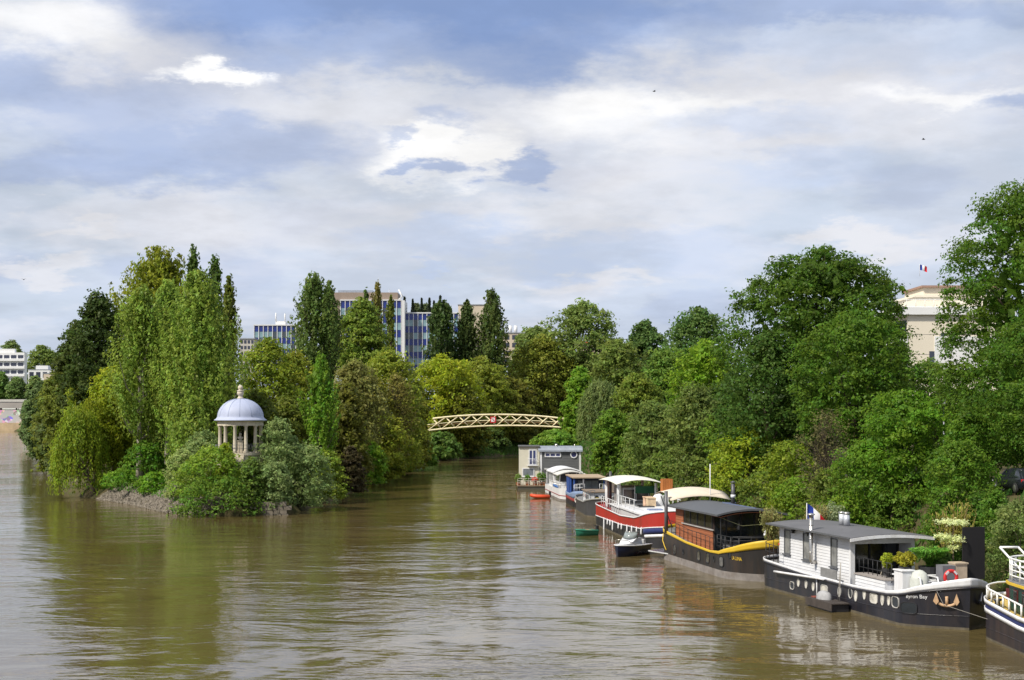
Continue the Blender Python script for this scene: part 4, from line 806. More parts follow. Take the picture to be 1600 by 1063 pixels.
    # --- bushes along the foot of the right bank, behind the boats
    sb = [(1486, 90, 800, 905, 86, (0.06, 0.115, 0.02)), (1400, 100, 775, 890, 93, (0.055, 0.11, 0.02)), (1330, 90, 765, 870, 101, (0.06, 0.11, 0.022)), (1262, 90, 755, 855, 109, (0.085, 0.13, 0.02)), (1200, 90, 745, 840, 117, (0.10, 0.145, 0.02)), (1140, 90, 735, 820, 127, (0.075, 0.115, 0.026)), (1090, 80, 725, 805, 139, (0.08, 0.11, 0.03)), (1045, 76, 715, 790, 152, (0.07, 0.105, 0.03)), (1005, 70, 705, 775, 168, (0.075, 0.12, 0.03)), (968, 60, 695, 760, 190, (0.07, 0.12, 0.025)), (940, 50, 690, 745, 215, (0.075, 0.12, 0.04))]
    sl = ['behind the black screen', 'behind the bow of the white cabin barge', 'behind the middle of the white cabin barge', 'behind the stern of the white cabin barge', 'behind the bow of the black and yellow barge', 'behind the dark roof of the black and yellow barge', 'behind the beige awning', 'behind the orange wooden box', 'behind the red barge canopy', 'behind the blue cabin boat', 'right of the floating house']
    for i, (x, w, a, b, Y, c) in enumerate(sb): T('shore_bush', 'leafy shore bush ' + sl[i], 800 + F * (SH(Y) + 2.2) / Y, w, a, b, Y, 'shrub', c, 'dome', 5, 0.95, 150 + i, 'bushes at the foot of the right bank', 'bush')
    # --- far left trees
    fl = [(18, 46, 534, 640, 960, (0.11, 0.14, 0.06), 'far tree crown over the white apartment block'), (66, 60, 541, 640, 980, (0.10, 0.15, 0.05), 'far tree right of the white apartment block'), (100, 60, 545, 640, 985, (0.10, 0.14, 0.05), 'far tree nearest the island shoulder'),
          (26, 34, 590, 632, 870, (0.10, 0.14, 0.06), 'tree at the road bridge below the white block'), (2, 26, 582, 632, 872, (0.07, 0.13, 0.04), 'tree at the left edge of the frame by the road bridge'), (56, 30, 588, 634, 868, (0.11, 0.14, 0.06), 'tree between the road bridge and the small white house'), (78, 34, 598, 638, 866, (0.11, 0.13, 0.05), 'tree where the road bridge meets the island')]
    for i, (x, w, a, b, Y, c, lb) in enumerate(fl): T('far_tree', lb, x, w, a, b, Y, 'broad', c, 'round', 4.5, 1, 120 + i, 'trees beyond the road bridge', base=4.0)
    # rooftop cypresses on the office wing
    zr = at(640, 490, 504).z + 0.36
    for i, x in enumerate((632, 645, 659, 671, 678, 688)):
        T('roof_cypress', ['leftmost', 'second', 'third', 'fourth', 'fifth', 'rightmost and tallest'][i] + ' of the six dark cypresses on the office roof', x, 5.5, (464, 468, 466, 466, 470, 462)[i], 489, 507, 'poplar', (0.018, 0.028, 0.022), 'cone', 4.5, 0.55, 130 + i, 'cypresses on the office roof', base=zr)
    for i, (x, w) in enumerate(((650, 18), (666, 18), (682, 16), (697, 16))):
        T('roof_bush', ['grey bush after the first roof cypress', 'grey bush in the middle of the office roof', 'grey bush before the tallest roof cypress', 'grey bush at the right end of the office roof'][i], x, w, 474, 489, 511, 'shrub', (0.075, 0.09, 0.055), 'dome', 3.5, 0.6, 140 + i, 'bushes on the office roof', 'bush', base=zr)
build_trees()

def build_grass():
    """rough grass and ivy on the banks: nobody could count it"""
    rng = np.random.default_rng(77)
    def patch(n, fx, fy, name, label, col, hgt):
        P = []
        while len(P) < n:
            y = fy(); x = fx(y); z = gz(x, y)
            if z > 0.15: P.append((x, y, z))
        P = np.array(P); h = rng.uniform(0.5, 1.3, n) * hgt
        pos = P + np.array([0, 0, 1.0]) * (h * 0.4)[:, None]
        me = leaf_mesh(rng, pos, unit(rng.normal(size=(n, 3)) * np.array([1, 1, 0.25])), h, np.clip(0.5 + rng.normal(size=(n, 2)) * 0.22, 0, 1), 0.3, np.array([0, 0, 1.0]))
        o = inst(name, me); o.color = (*col, 1); tag(o, label, 'grass', kind='stuff')
    patch(16000, lambda y: IR(y) - rng.uniform(0.3, 7), lambda: rng.uniform(186, 400), 'bank_grass', 'rough green grass on the island bank by the side channel', (0.05, 0.10, 0.018), 0.42)
    patch(7000, lambda y: IL(y) + rng.uniform(1.8, 9), lambda: rng.uniform(162, 196), 'slope_grass', 'bright green grass on the island slope above the rubble', (0.075, 0.18, 0.016), 0.26)
    patch(16000, lambda y: SH(y) + rng.uniform(0.3, 12), lambda: rng.uniform(62, 320), 'bank_undergrowth', 'low undergrowth along the right bank', (0.05, 0.105, 0.02), 0.34)
build_grass()
# ================================================================ boats
WHITE = M('white_paint', (0.72, 0.73, 0.76), 0.45, 0, 0.08, 1.2, stain=(0.40, 0.36, 0.30), sfac=0.5, stretch=(1.4, 1.4, 0.4))
BLACK = M('black_paint', (0.022, 0.022, 0.026), 0.5, 0, 0.3, 1.5)
DARKGLASS = glass('dark_glass')
STEEL = M('stainless', (0.55, 0.53, 0.50), 0.3, 0.9, 0.2, 3)
IRONBLK = M('black_iron', (0.02, 0.02, 0.022), 0.5, 0.2, 0.2)
DECKW = M('deck_boards', (0.26, 0.20, 0.14), 0.8, 0, 0.25, 1.2, stretch=(0.3, 4, 1))
DECKG = M('deck_grey', (0.18, 0.18, 0.185), 0.8, 0, 0.2, 1.2)
GB = 'boats moored along the right bank'
class Boat:
    def __init__(s, name, label, A, B, beam, stern, bow, sheer, ps=2.3, pb=1.9, rake=0.4, srake=0.2, tuck=0.35, cat='boat', group=GB, bk=1.35):
        A = Vector((A[0], A[1], 0)); B = Vector((B[0], B[1], 0)); f = (B - A).normalized(); port = Vector((-f.y, f.x, 0))
        s.L = (B - A).length + stern + bow; s.beam = beam; s.ts = stern * 1.35 / s.L; s.tb = 1 - bow * bk / s.L
        s.sh = lerp_table(sheer); s.ps, s.pb, s.rake, s.srake, s.tuck = ps, pb, rake, srake, tuck
        o = A + port * beam / 2 - f * stern; s.rz = math.atan2(f.y, f.x)
        s.t = thing(name, label, cat, o, s.rz, group); s.mw = Matrix.Translation(o) @ Matrix.Rotation(s.rz, 4, 'Z'); s.mi = s.mw.inverted()
    def S(s, t, z, side=-1, off=0.0):
        f = 1.0; qb = qs = 0.0
        if t < s.ts: qs = (s.ts - t) / s.ts; f = max(1 - qs ** s.ps, 0) ** (1 / s.ps)
        if t > s.tb: qb = (t - s.tb) / (1 - s.tb); f = max(1 - qb ** s.pb, 0) ** (1 / s.pb)
        h = min(max(z / s.sh(t), 0), 1.2); f = max(f, 1e-3) ** (1 + s.tuck * (1 - min(h, 1)) * 1.5)
        return Vector((t * s.L + (s.rake * qb ** 2 - s.srake * qs ** 2) * h, side * (s.beam / 2 * f + off), z))
    def loc(s, px, py, z): return s.mi @ pt(px, py, z)
    def proj(s, p):
        w = s.mw @ p; return 800 + F * w.x / w.y, HZ + F * (EYE - w.z) / w.y
    def side(s, px, py):
        """t and z of the river side of the hull seen at a photo pixel"""
        best = None
        for i in range(401):
            t = i / 400
            for z in (s.sh(t) * 0.6,):
                d = abs(s.proj(s.S(t, z))[0] - px)
                if best is None or d < best[0]: best = (d, t)
        t = best[1]; Yw = (s.mw @ s.S(t, 1.0)).y
        return t, EYE - (py - HZ) / F * Yw
    def band(s, name, mat, zl, zh, off=0.0, nz=3, t0=0.0, t1=1.0, parent=None, n=44):
        ts = [t0 + (t1 - t0) * (1 - math.cos(math.pi * i / n)) / 2 for i in range(n + 1)]
        path = [(t, -1) for t in ts] + [(t, 1) for t in reversed(ts)]
        rows = [[s.S(t, zl(t) + (zh(t) - zl(t)) * k / nz, sd, off) for t, sd in path] for k in range(nz + 1)]
        o = MB().grid(rows).build(name, mat, parent or s.t, solid=0.04 if off else 0.0)
        if t1 == 1.0:
            nc = len(path)
            for e in o.data.edges:
                a, b = e.vertices[0] % nc, e.vertices[1] % nc
                if a == b and a in (n, n + 1): e.use_edge_sharp = True
        return o
    def strake(s, name, mat, z, r, off=0.0, t0=0.0, t1=1.0, n=44, sides=(-1, 1)):
        ts = [t0 + (t1 - t0) * (1 - math.cos(math.pi * i / n)) / 2 for i in range(n + 1)]
        mb = MB()
        if len(sides) == 2 and t0 == 0 and t1 == 1:
            mb.tube([s.S(t, z(t), -1, off) for t in ts] + [s.S(t, z(t), 1, off) for t in reversed(ts)], r, 6)
        elif len(sides) == 2 and t1 == 1:
            mb.tube([s.S(t, z(t), -1, off) for t in ts] + [s.S(t, z(t), 1, off) for t in reversed(ts)][1:], r, 6)
        elif len(sides) == 2 and t0 == 0:
            mb.tube([s.S(t, z(t), 1, off) for t in reversed(ts)] + [s.S(t, z(t), -1, off) for t in ts][1:], r, 6)
        else: mb.tube([s.S(t, z(t), sides[0], off) for t in ts], r, 6)
        return mb.build(name, mat, s.t)
    def deck(s, name, mat, z, inset=0.06, n=40, t0=0.004, t1=0.996):
        ts = [t0 + (t1 - t0) * (1 - math.cos(math.pi * i / n)) / 2 for i in range(n + 1)]
        rows = []
        for t in ts:
            a = s.S(t, z(t), -1, -inset); y = min(a.y, -0.02); rows.append([Vector((a.x, y, z(t))), Vector((a.x, 0, z(t) + .04)), Vector((a.x, -y, z(t)))])
        return MB().grid(rows, smooth=False).build(name, mat, s.t)
    def rail(s, t0, t1, n, h, mat, inset=0.12, rails=(1.0,), r=0.025, side=-1, zb=None, pr=None):
        zb = zb or s.sh
        ts = [t0 + (t1 - t0) * i / n for i in range(n + 1)]
        me = MB().tube([(0, 0, -.05), (0, 0, h)], pr or r, 6).mesh('rail_post', mat)
        for t in ts: p = s.S(t, zb(t), side, -inset); inst('rail_post', me, s.t, p)
        fine = [t0 + (t1 - t0) * i / (n * 3) for i in range(n * 3 + 1)]
        for k in rails: MB().tube([s.S(t, zb(t), side, -inset) + Vector((0, 0, h * k)) for t in fine], r, 6).build('hand_rail', mat, s.t)
    def frame(s, t, z, off=0.0):
        e = 0.004; T = (s.S(t + e, z) - s.S(t - e, z)).normalized(); U = (s.S(t, z + .05) - s.S(t, z - .05)).normalized(); N = T.cross(U).normalized(); U = N.cross(T)
        return s.S(t, z) + N * off, T, U, N
    def porthole(s, px, py, w, h, oval=True, fm=None, gm=None, name='porthole', rim=0.035):
        t, z = s.side(px, py); c, T, U, N = s.frame(t, z)
        n = 16
        def shape(k, o):
            out = []
            for i in range(n):
                a = 2 * math.pi * (i + .5) / n; ca, sa = math.cos(a), math.sin(a)
                if not oval: q = max(abs(ca), abs(sa)) ** 0.82; ca, sa = ca / q, sa / q
                out.append(c + T * (ca * (w / 2 + k)) + U * (sa * (h / 2 + k)) + N * o)
            return out
        mb = MB().grid([shape(rim, -.03), shape(rim, .035), shape(0, .035), shape(-.012, -.02)], close=True, smooth=False)
        fr = mb.build(name, fm or WHITE, s.t)
        MB().add(shape(-.005, .004), [tuple(range(n))]).build('pane', gm or DARKGLASS, fr)
    def lettering(s, txt, px0, px1, py0, py1, mat, slant=0.0):
        (ta, za), (tb, zb) = s.side(px0, py0), s.side(px1, py1)
        me = text_mesh(txt, 1.0); co = np.empty(len(me.vertices) * 3); me.vertices.foreach_get('co', co); co = co.reshape(-1, 3)
        w = co[:, 0].max(); lo, hi = co[:, 1].min(), co[:, 1].max()
        zl, zh = min(za, zb), max(za, zb)
        # za is the top-left row, zb the bottom-right row
        for i, v in enumerate(me.vertices):
            q = co[i, 0] / w; t = ta + (tb - ta) * q; z = zl + (zh - zl) * (co[i, 1] - lo) / (hi - lo) + slant * (q - .5)
            c, T, U, N = s.frame(t, z); p = c + N * 0.022; v.co = p
        par = list(range(len(me.vertices)))
        def root(i):
            while par[i] != i: i = par[i]
            return i
        for e in me.edges: par[root(e.vertices[0])] = root(e.vertices[1])
        groups = {}
        for p in me.polygons: groups.setdefault(root(p.vertices[0]), []).append(tuple(p.vertices))
        for r_, fs in groups.items():
            ids = sorted({i for f in fs for i in f}); mp = {i: k for k, i in enumerate(ids)}
            MB().add([me.vertices[i].co.copy() for i in ids], [tuple(mp[i] for i in f) for f in fs]).build('letter', mat, s.t)
        bpy.data.meshes.remove(me)

def plank_wall(parent, x0, x1, y, z0, z1, rows, holes, mat, side=-1, thick=0.05, axis='x', z0f=None, name='plank'):
    """boards lying one above another, cut round the openings; each board is its own piece"""
    h = (z1 - z0) / rows
    for r in range(rows):
        a, b = z0 + r * h, z0 + (r + 1) * h - 0.012
        segs = [(x0, x1)]
        for (xa, xb, za, zb) in holes:
            if zb > a + h * .4 and za < b - h * .4:
                segs = [q for p in segs for q in (((p[0], min(p[1], xa)), (max(p[0], xb), p[1])) if xa < p[1] and xb > p[0] else (p,)) if q[1] - q[0] > .03]
        for (p, q) in segs:
            o = 0.02 * (r % 2)
            poly = [(y, a), (y + side * thick, a), (y + side * (thick - .022), b), (y, b)]
            vs = [(p, u, v) for u, v in poly] + [(q, u, v) for u, v in poly]
            if axis == 'y': vs = [(v_[1], v_[0], v_[2]) for v_ in vs]
            fs = [(0, 1, 2, 3), (7, 6, 5, 4), (0, 4, 5, 1), (1, 5, 6, 2), (2, 6, 7, 3), (3, 7, 4, 0)]
            MB().add(vs, fs).build(name, mat, parent)
def window(parent, x0, x1, y, z0, z1, side=-1, fm=None, gm=None, sill=True, fw=0.06, cols=1, axis='x'):
    fm = fm or M('grey_frame', (0.10, 0.105, 0.115), 0.5); gm = gm or DARKGLASS
    def B(mb, a, b):
        if axis == 'y': a, b = (a[1], a[0], a[2]), (b[1], b[0], b[2])
        return mb.span(a, b)
    f = MB(); o = y + side * .075
    B(f, (x0, y, z0), (x0 + fw, o, z1)); B(f, (x1 - fw, y, z0), (x1, o, z1)); B(f, (x0 + fw, y, z1 - fw), (x1 - fw, o, z1)); B(f, (x0 + fw, y, z0), (x1 - fw, o, z0 + fw))
    for c in range(1, cols): x = x0 + (x1 - x0) * c / cols; B(f, (x - fw / 2, y, z0 + fw), (x + fw / 2, o, z1 - fw))
    w = f.build('window', fm, parent)
    for c in range(cols):
        xa, xb = x0 + (x1 - x0) * c / cols, x0 + (x1 - x0) * (c + 1) / cols
        B(MB(), (xa + fw * .5, y, z0 + fw * .5), (xb - fw * .5, y + side * .03, z1 - fw * .5)).build('pane', gm, w)
    if sill: B(MB(), (x0 - .08, y, z0 - .07), (x1 + .08, y + side * .16, z0 - .002)).build('sill', fm, w)
    return w
def barrel_roof(parent, x0, x1, hw, z, rise, mat, name='roof', thick=0.10, lift=0.0, n=14):
    rows = []
    for x, dz in ((x0, 0), ((x0 + x1) / 2, lift * .5), (x1, lift)):
        top = [Vector((x, hw * (2 * i / n - 1), z + dz + rise * (1 - (2 * i / n - 1) ** 2))) for i in range(n + 1)]
        rows.append(top + [p - Vector((0, 0, thick)) for p in reversed(top)])
    mb = MB().grid(rows, close=True, smooth=False); m = len(rows[0])
    for k in (0, 2): mb.f.append(tuple(range(k * m, (k + 1) * m))); mb.sm.append(False)
    return mb.build(name, mat, parent)
def leaves(parent, name, pos, nrm, size, col, rng, asp=0.55, udir=None):
    n = len(pos); o = inst(name, leaf_mesh(rng, pos, nrm, np.full(n, size) * rng.uniform(.6, 1.3, n), np.clip(.5 + rng.normal(size=(n, 2)) * .24, 0, 1), asp, udir), parent); o.color = (*col, 1); return o
POT = M('pot_dark', (0.035, 0.035, 0.04), 0.6)
def potted(name, label, loc, r, h, col, kind='ball', pot=0.5, seed=0, n=900, size=0.07, cat='plant', group='plants on the boats', stem=0.0, potmat=None):
    rng = np.random.default_rng(seed + 500); t = thing(name, label, cat, loc, 0, group)
    if pot: MB().lathe([(0, 0), (r * .38 + .08, 0), (r * .46 + .1, pot), (r * .40 + .08, pot), (r * .38 + .06, pot - .06), (0, pot - .06)], 14, smooth=False).build('pot', potmat or POT, t)
    if kind == 'ball':
        d = unit(rng.normal(size=(n, 3))); k = rng.uniform(.55, 1.05, (n, 1)) * (1 + .18 * np.sin(d[:, :1] * 7 + d[:, 2:] * 5 + seed)); pos = d * k * np.array([r, r, (h - pot - stem) / 2]) + np.array([0, 0, pot + stem + (h - pot - stem) / 2]); leaves(t, 'foliage', pos, d + np.array([0, 0, .4]) + rng.normal(size=(n, 3)) * .5, size, col, rng)
    elif kind == 'grass':
        m = 260; a = rng.uniform(0, 6.28, m); l = rng.uniform(.5, 1, m); P, U = [], []
        for f in np.linspace(.08, 1, 9): P.append(np.stack([np.cos(a) * r * l * f, np.sin(a) * r * l * f, pot + (h - pot) * l * (1.7 * f - 1.0 * f * f) * 1.35], 1)); U.append(np.stack([np.cos(a) * r, np.sin(a) * r, (h - pot) * (1.7 - 2 * f) + 0 * a], 1))
        P = np.concatenate(P); U = unit(np.concatenate(U)); leaves(t, 'foliage', P, rng.normal(size=P.shape) * .4 + np.array([0, 0, 1.]), size * 2.2, col, rng, .25, U)
    elif kind == 'cane':
        m = 34; P = []; mb = MB()
        for i in range(m):
            a = rng.uniform(0, 6.28); rr = r * rng.uniform(.1, .9); e = Vector((math.cos(a) * rr, math.sin(a) * rr, h * rng.uniform(.7, 1))); mb.tube([(e.x * .25, e.y * .25, pot * .8), (e.x * .5, e.y * .5, e.z * .6), e], .014, 4, False)
            for f in rng.uniform(.25, 1, 46): P.append(np.array([e.x * (.25 + .75 * f ** 1.5), e.y * (.25 + .75 * f ** 1.5), pot + (e.z - pot) * f]) + rng.normal(size=3) * .15)
        mb.build('canes', M('cane', (0.30, 0.22, 0.09), 0.7), t); P = np.array(P); leaves(t, 'foliage', P, rng.normal(size=P.shape), size * 1.25, col, rng, .34, np.array([0, 0, 1.]))
    elif kind == 'tiers':
        P = []
        for cx, cy, z, rr in ((-.25, 0, .98, .75), (.45, .1, .95, .55), (-.5, .2, .72, .5), (.35, -.2, .70, .62), (0, .3, .66, .6), (.1, 0, .54, .4)):
            m = n // 6; a = rng.uniform(0, 6.28, m); q = np.sqrt(rng.random(m)) * rr * r * (1 + .25 * np.sin(3 * a + cx)); P.append(np.stack([cx * r + q * np.cos(a), cy * r + q * np.sin(a), z * h + rng.normal(size=m) * .07 - .10 * q / r], 1))
        P = np.concatenate(P); leaves(t, 'foliage', P, rng.normal(size=P.shape) * .4 + np.array([0, 0, 1.]), size, col, rng)
        stem = h * .55
    if stem or kind == 'tiers': MB().tube([(0, 0, pot * .7), (.03, .02, pot + stem * .5), (0, 0, h * .95 if kind == 'tiers' else pot + stem + .2)], [.05, .04, .02], 6).build('stem', BARK, t)
    return t
def onboard(b, p): return b.mw @ Vector(p)

# ---------------------------------------------------------------- black barge with white clapboard cabin
def build_white_cabin_barge():
    sh = [(0, 1.85), (.15, 1.72), (.35, 1.56), (.65, 1.50), (.82, 1.62), (.895, 1.83), (.93, 2.12), (1, 2.62)]
    b = Boat('houseboat', 'black barge with white boarded cabin and grey roof, second boat from the right', (15.6, 95), (19.8, 78), 5.0, 1.6, 2.2, sh, 2.4, 1.3, 0.15, 0.15, 0.25, bk=1.1)
    hull = M('barge_charcoal', (0.018, 0.018, 0.025), 0.34, 0, 0.3, 0.8, 0.15, 3, 0.5, (0.07, 0.05, 0.038), 0.5, (1.6, 1.6, 0.22))
    boot = M('boot_scum', (0.10, 0.085, 0.06), 0.8, 0, 0.4, 2.5)
    wl = lerp_table([(0, .13), (.55, .13), (.8, .15), (.9, .2), (.95, .32), (1, .45)])
    b.band('hull', hull, lambda t: .12, lambda t: b.sh(t) - wl(t)); b.band('boot_top', boot, lambda t: -.6, lambda t: .12)
    b.band('bulwark', WHITE, lambda t: b.sh(t) - wl(t), lambda t: b.sh(t), 0.03)
    b.strake('rubbing_strake', hull, lambda t: b.sh(t) - wl(t) - .05, .05, .05)
    b.strake('weld_seam', hull, lambda t: .62 + .25 * max(0, t - .7), .022, .005)
    dz = lambda t: b.sh(t) - (.30 if t < .8 else .34)
    b.deck('deck', DECKG, dz, .08)
    for px, py, w, h, ov in [(1237.6, 915, .62, .48, 0), (1247.7, 910.6, .34, .5, 1), (1260, 913, .34, .52, 1), (1271.4, 917, .34, .52, 1), (1288, 922, 1.0, .60, 0), (1312, 925, .4, .6, 1), (1329, 927, .5, .62, 1), (1337.5, 931.5, .36, .62, 1), (1351.4, 929, .34, .58, 1), (1366, 935, .95, .58, 0), (1379.5, 937, .36, .66, 1), (1389, 939, .30, .52, 1), (1399.5, 941, .8, .62, 0)]:
        b.porthole(px, py, w * .84, h * .84, ov, M('port_rim', (0.45, 0.44, 0.42), 0.5), M('lit_recess_pane', (0.58, 0.56, 0.50), 0.3, 0, 0.4, 3, spec=0.5) if w < .5 or w > .9 else DARKGLASS)  # pale panes: light on the white recesses painted into the colour
    b.porthole(1420.5, 950, .85, .55, False, BLACK, DARKGLASS)
    b.lettering('Byron Bay', 1416, 1449, 928, 938, WHITE, 0.05)
    # cabin
    x0, x1, hw, zf, zt = 2.7, 12.2, 1.95, 1.22, 3.98
    cab = MB().span((x0, -hw + .06, zf), (x1 - 1.6, -hw + .14, zt)).span((x0, hw - .14, zf), (x1, hw - .06, zt)).span((x0, -hw + .14, zf), (x0 + .1, hw - .14, zt)).build('cabin', WHITE, b.t)
    holes = [(3.35, 4.25, 2.25, 3.72), (6.05, 6.95, 2.15, 3.72), (9.75, 10.6, 2.1, 3.72)]
    siding = M('white_siding', (0.66, 0.67, 0.70), 0.55, 0, 0.07, 1.0, stain=(0.42, 0.40, 0.38), sfac=0.3)
    plank_wall(cab, x0, x1 - .12, -hw + .06, zf, zt, 16, holes, siding)
    plank_wall(cab, -hw, hw, x0, zf, zt, 16, [], siding, -1, axis='y')
    for h in holes: window(b.t, h[0], h[1], -hw + .06, h[2], h[3], gm=M('curtained_glass', (0.20, 0.20, 0.19), 0.12, 0, 0.5, 1.5, spec=0.7))
    # open front: posts, lintel and recessed dark glazing
    fr = MB().span((x1 - .14, -hw, zf), (x1 + .06, -hw + .26, zt)).span((x1 - .14, hw - .2, zf), (x1 + .06, hw, zt)).span((x1 - .14, -hw + .26, zt - .42), (x1 + .06, hw - .2, zt)).build('front_frame', WHITE, b.t)
    gl = MB().span((x1 - 1.62, -hw + .15, zf), (x1 - 1.56, hw - .15, zt - .02)).build('front_glazing', DARKGLASS, b.t)
    for k in range(5): y = -hw + .2 + k * (2 * hw - .4) / 4; MB().span((x1 - 1.55, y - .04, zf), (x1 - 1.47, y + .04, zt - .03)).build('glazing_bar', IRONBLK, gl)
    roofm = M('grey_roofing', (0.115, 0.115, 0.125), 0.7, 0, 0.12, 0.8, stain=(0.2, 0.2, 0.2), sfac=0.3)
    barrel_roof(b.t, x0 - .8, x1 + 1.15, hw + .55, zt + .01, .18, roofm, thick=.09)
    barrel_roof(b.t, x1 + 1.15, x1 + 1.22, hw + .58, zt - .03, .18, WHITE, 'roof_fascia', .16)
    MB().span((x0 - .8, -hw - .60, zt - .06), (x1 + 1.1, -hw - .55, zt + .04)).build('gutter', M('grey_frame', (0.10, 0.105, 0.115), 0.5), b.t)
    # flue with elbow, lamps and roof vents
    fl = MB().tube([(7.9, -hw - .05, 2.15), (7.9, -hw - .28, 2.15), (7.9, -hw - .34, 2.3), (7.9, -hw - .34, 4.75)], .12, 10).build('stove_flue', STEEL, b.t)
    MB().lathe([(0, 0), (.13, 0), (.13, .12), (.22, .14), (.22, .2), (0, .26)], 12, (7.9, -hw - .34, 4.75)).build('flue_cowl', STEEL, fl)
    for z in (2.7, 3.5, 4.3): MB().lathe([(.12, 0), (.14, 0), (.14, .05), (.12, .05)], 12, (7.9, -hw - .34, z)).build('flue_clamp', STEEL, fl)
    for x in (4.9, 7.1): MB().lathe([(.1, 0), (.1, .12), (.16, .2), (0, .2)], 10, (x, -hw - .12, 3.6)).build('wall_lamp', IRONBLK, b.t)
    for x in (6.6, 7.2):
        MB().tube([(x, .3, zt + .2), (x, .3, zt + .85)], .19, 12).build('roof_vent', M('vent_white', (0.6, 0.62, 0.66), 0.35, 0.5), b.t)
        MB().lathe([(0, 0), (.22, 0), (.22, .06), (0, .1)], 12, (x, .3, zt + .9)).build('vent_cap', STEEL, b.t)
    # stern rail, side fittings
    b.rail(.01, .16, 5, .95, IRONBLK, .12, (1.0, .5), .022); b.rail(.01, .16, 5, .95, IRONBLK, .12, (1.0,), .022, 1)
    bx('stern_locker', WHITE, b.t, (.9, -1.2, 1.5), (2.3, 1.2, 2.55)); bx('locker_top', M('faded_red', (0.55, 0.06, 0.04), 0.7), b.t, (.85, -1.25, 2.552), (2.35, .4, 2.64))
    t0, z0 = b.side(1215, 893); t1, z1 = b.side(1292, 905)
    MB().tube([b.S(t0 + (t1 - t0) * i / 8, z0 + (z1 - z0) * i / 8, -1, .22) for i in range(9)], .07, 8).build('gangway_pole', WHITE, b.t)
    for i in range(5): p = b.S(t0 + (t1 - t0) * i / 4, z0 + (z1 - z0) * i / 4, -1, 0); MB().tube([p, p - Vector((0, .24, 0))], .05, 6).build('pole_bracket', WHITE, b.t)
    q = b.S(b.side(1277.5, 920)[0], 1.0, -1, .03); MB().tube([(q.x, q.y, .1), (q.x, q.y - .02, 1.45)], .04, 6).build('drain_pipe', WHITE, b.t)
    MB().span((9.6, -2.5, 1.5), (11.6, -2.44, 2.05)).build('mesh_panel', M('mesh_grey', (0.25, 0.25, 0.25), 0.6, 0.3), b.t)
    # foredeck: rail, boarded box, table
    def R_(xa, ya, xb, yb, z, h, n):
        me = MB().tube([(0, 0, 0), (0, 0, h)], .022, 6).mesh('rail_post', IRONBLK)
        for i in range(n + 1): inst('rail_post', me, b.t, (xa + (xb - xa) * i / n, ya + (yb - ya) * i / n, z))
        for k in (1.0, .5): MB().tube([(xa, ya, z + h * k), (xb, yb, z + h * k)], .024, 6).build('hand_rail', IRONBLK, b.t)
    R_(12.9, -1.75, 16.6, -1.75, 1.9, 1.0, 7)
    bo = bx('deck_box', WHITE, b.t, (13.2, -2.1, 1.1), (16.6, -1.4, 2.02)); plank_wall(bo, 13.2, 16.6, -2.1, 1.1, 2.0, 5, [], siding)
    bx('box_lid', M('lid_grey', (0.30, 0.27, 0.25), 0.7), b.t, (13.1, -2.18, 2.022), (16.7, -1.3, 2.09))
    # anchors hung on the bow
    rust = M('galvanised_rust', (0.52, 0.34, 0.20), 0.75, 0, 0.25, 4)
    for sd, m_, tt in ((-1, rust, .972), (1, M('grey_iron'), .965)):  # port anchor darker: the shadow on it is put into the colour
        c, T, U, N = b.frame(tt, 1.62, .12)
        if sd == 1: c = Vector((c.x, -c.y, c.z)); T = Vector((-T.x, T.y, -T.z)); N = Vector((N.x, -N.y, N.z)); U = Vector((U.x, -U.y, U.z))
        mb = MB().tube([c + U * .05, c - U * .42], .075, 8).tube([c + T * .52 * math.sin(a) - U * (.42 - .34 * (1 - math.cos(a))) for a in np.linspace(-1.25, 1.25, 11)], .075, 8)
        for k in (-1, 1):
            e = c + T * k * .5 - U * .18; mb.grid([[e + U * .42 + N * .04, e + U * .42 + N * .10], [e - T * .15 + N * .02, e - T * .15 + N * .12], [e - U * .18 + N * .02, e - U * .18 + N * .12], [e + T * .13 + N * .02, e + T * .13 + N * .12], [e + U * .42 + N * .04, e + U * .42 + N * .10]], smooth=False)
            mb.add([e + U * .42 + N * .10, e - T * .15 + N * .12, e - U * .18 + N * .12, e + T * .13 + N * .12], [(0, 1, 2, 3)])
        mb.build('anchor', m_, b.t)
    MB().tube([b.S(.958, 2.0, -1, .05), b.S(.975, 1.25, -1, .35), Vector((b.L + 3.5, -.6, .9))], .012, 5).build('mooring_rope', M('rope', (0.32, 0.3, 0.27), 0.9), b.t)
    # white bow frames
    for y in (-1.2, -.2):
        MB().tube([(17.6, y, 1.4), (17.6, y, 2.35), (18.6, y, 2.35), (18.9, y, 1.5)], .045, 6).build('bow_rail', WHITE, b.t)
    MB().tube([(17.6, -1.2, 2.35), (17.6, 1.6, 2.35)], .045, 6).build('bow_rail', WHITE, b.t)
    for y in (-.8, .8): MB().lathe([(0, 0), (.12, 0), (.12, .42), (.17, .44), (.17, .5), (0, .52)], 10, (19.4, y, 1.7)).build('bollard', WHITE, b.t)
    # ---- things standing on the barge
    Q = lambda px, Yd, z: b.mi @ Vector(((px - 800) / F * Yd, Yd, z))
    bx('coach_roof', M('hatch_dark', (0.05, 0.05, 0.055), 0.6), b.t, (14.6, -.6, 1.15), (18.4, 2.25, 2.1)); bx('coach_edge', WHITE, b.t, (14.5, -.7, 2.102), (18.5, 2.3, 2.16))
    def item(name, label, cat, lx, ly, lz, rz=0): return thing(name, label, cat, onboard(b, (lx, ly, lz)), b.rz + rz)
    t = item('screen_panel', 'tall black screen panel standing on the barge foredeck', 'screen', *Q(1521, 79.9, 2.17))
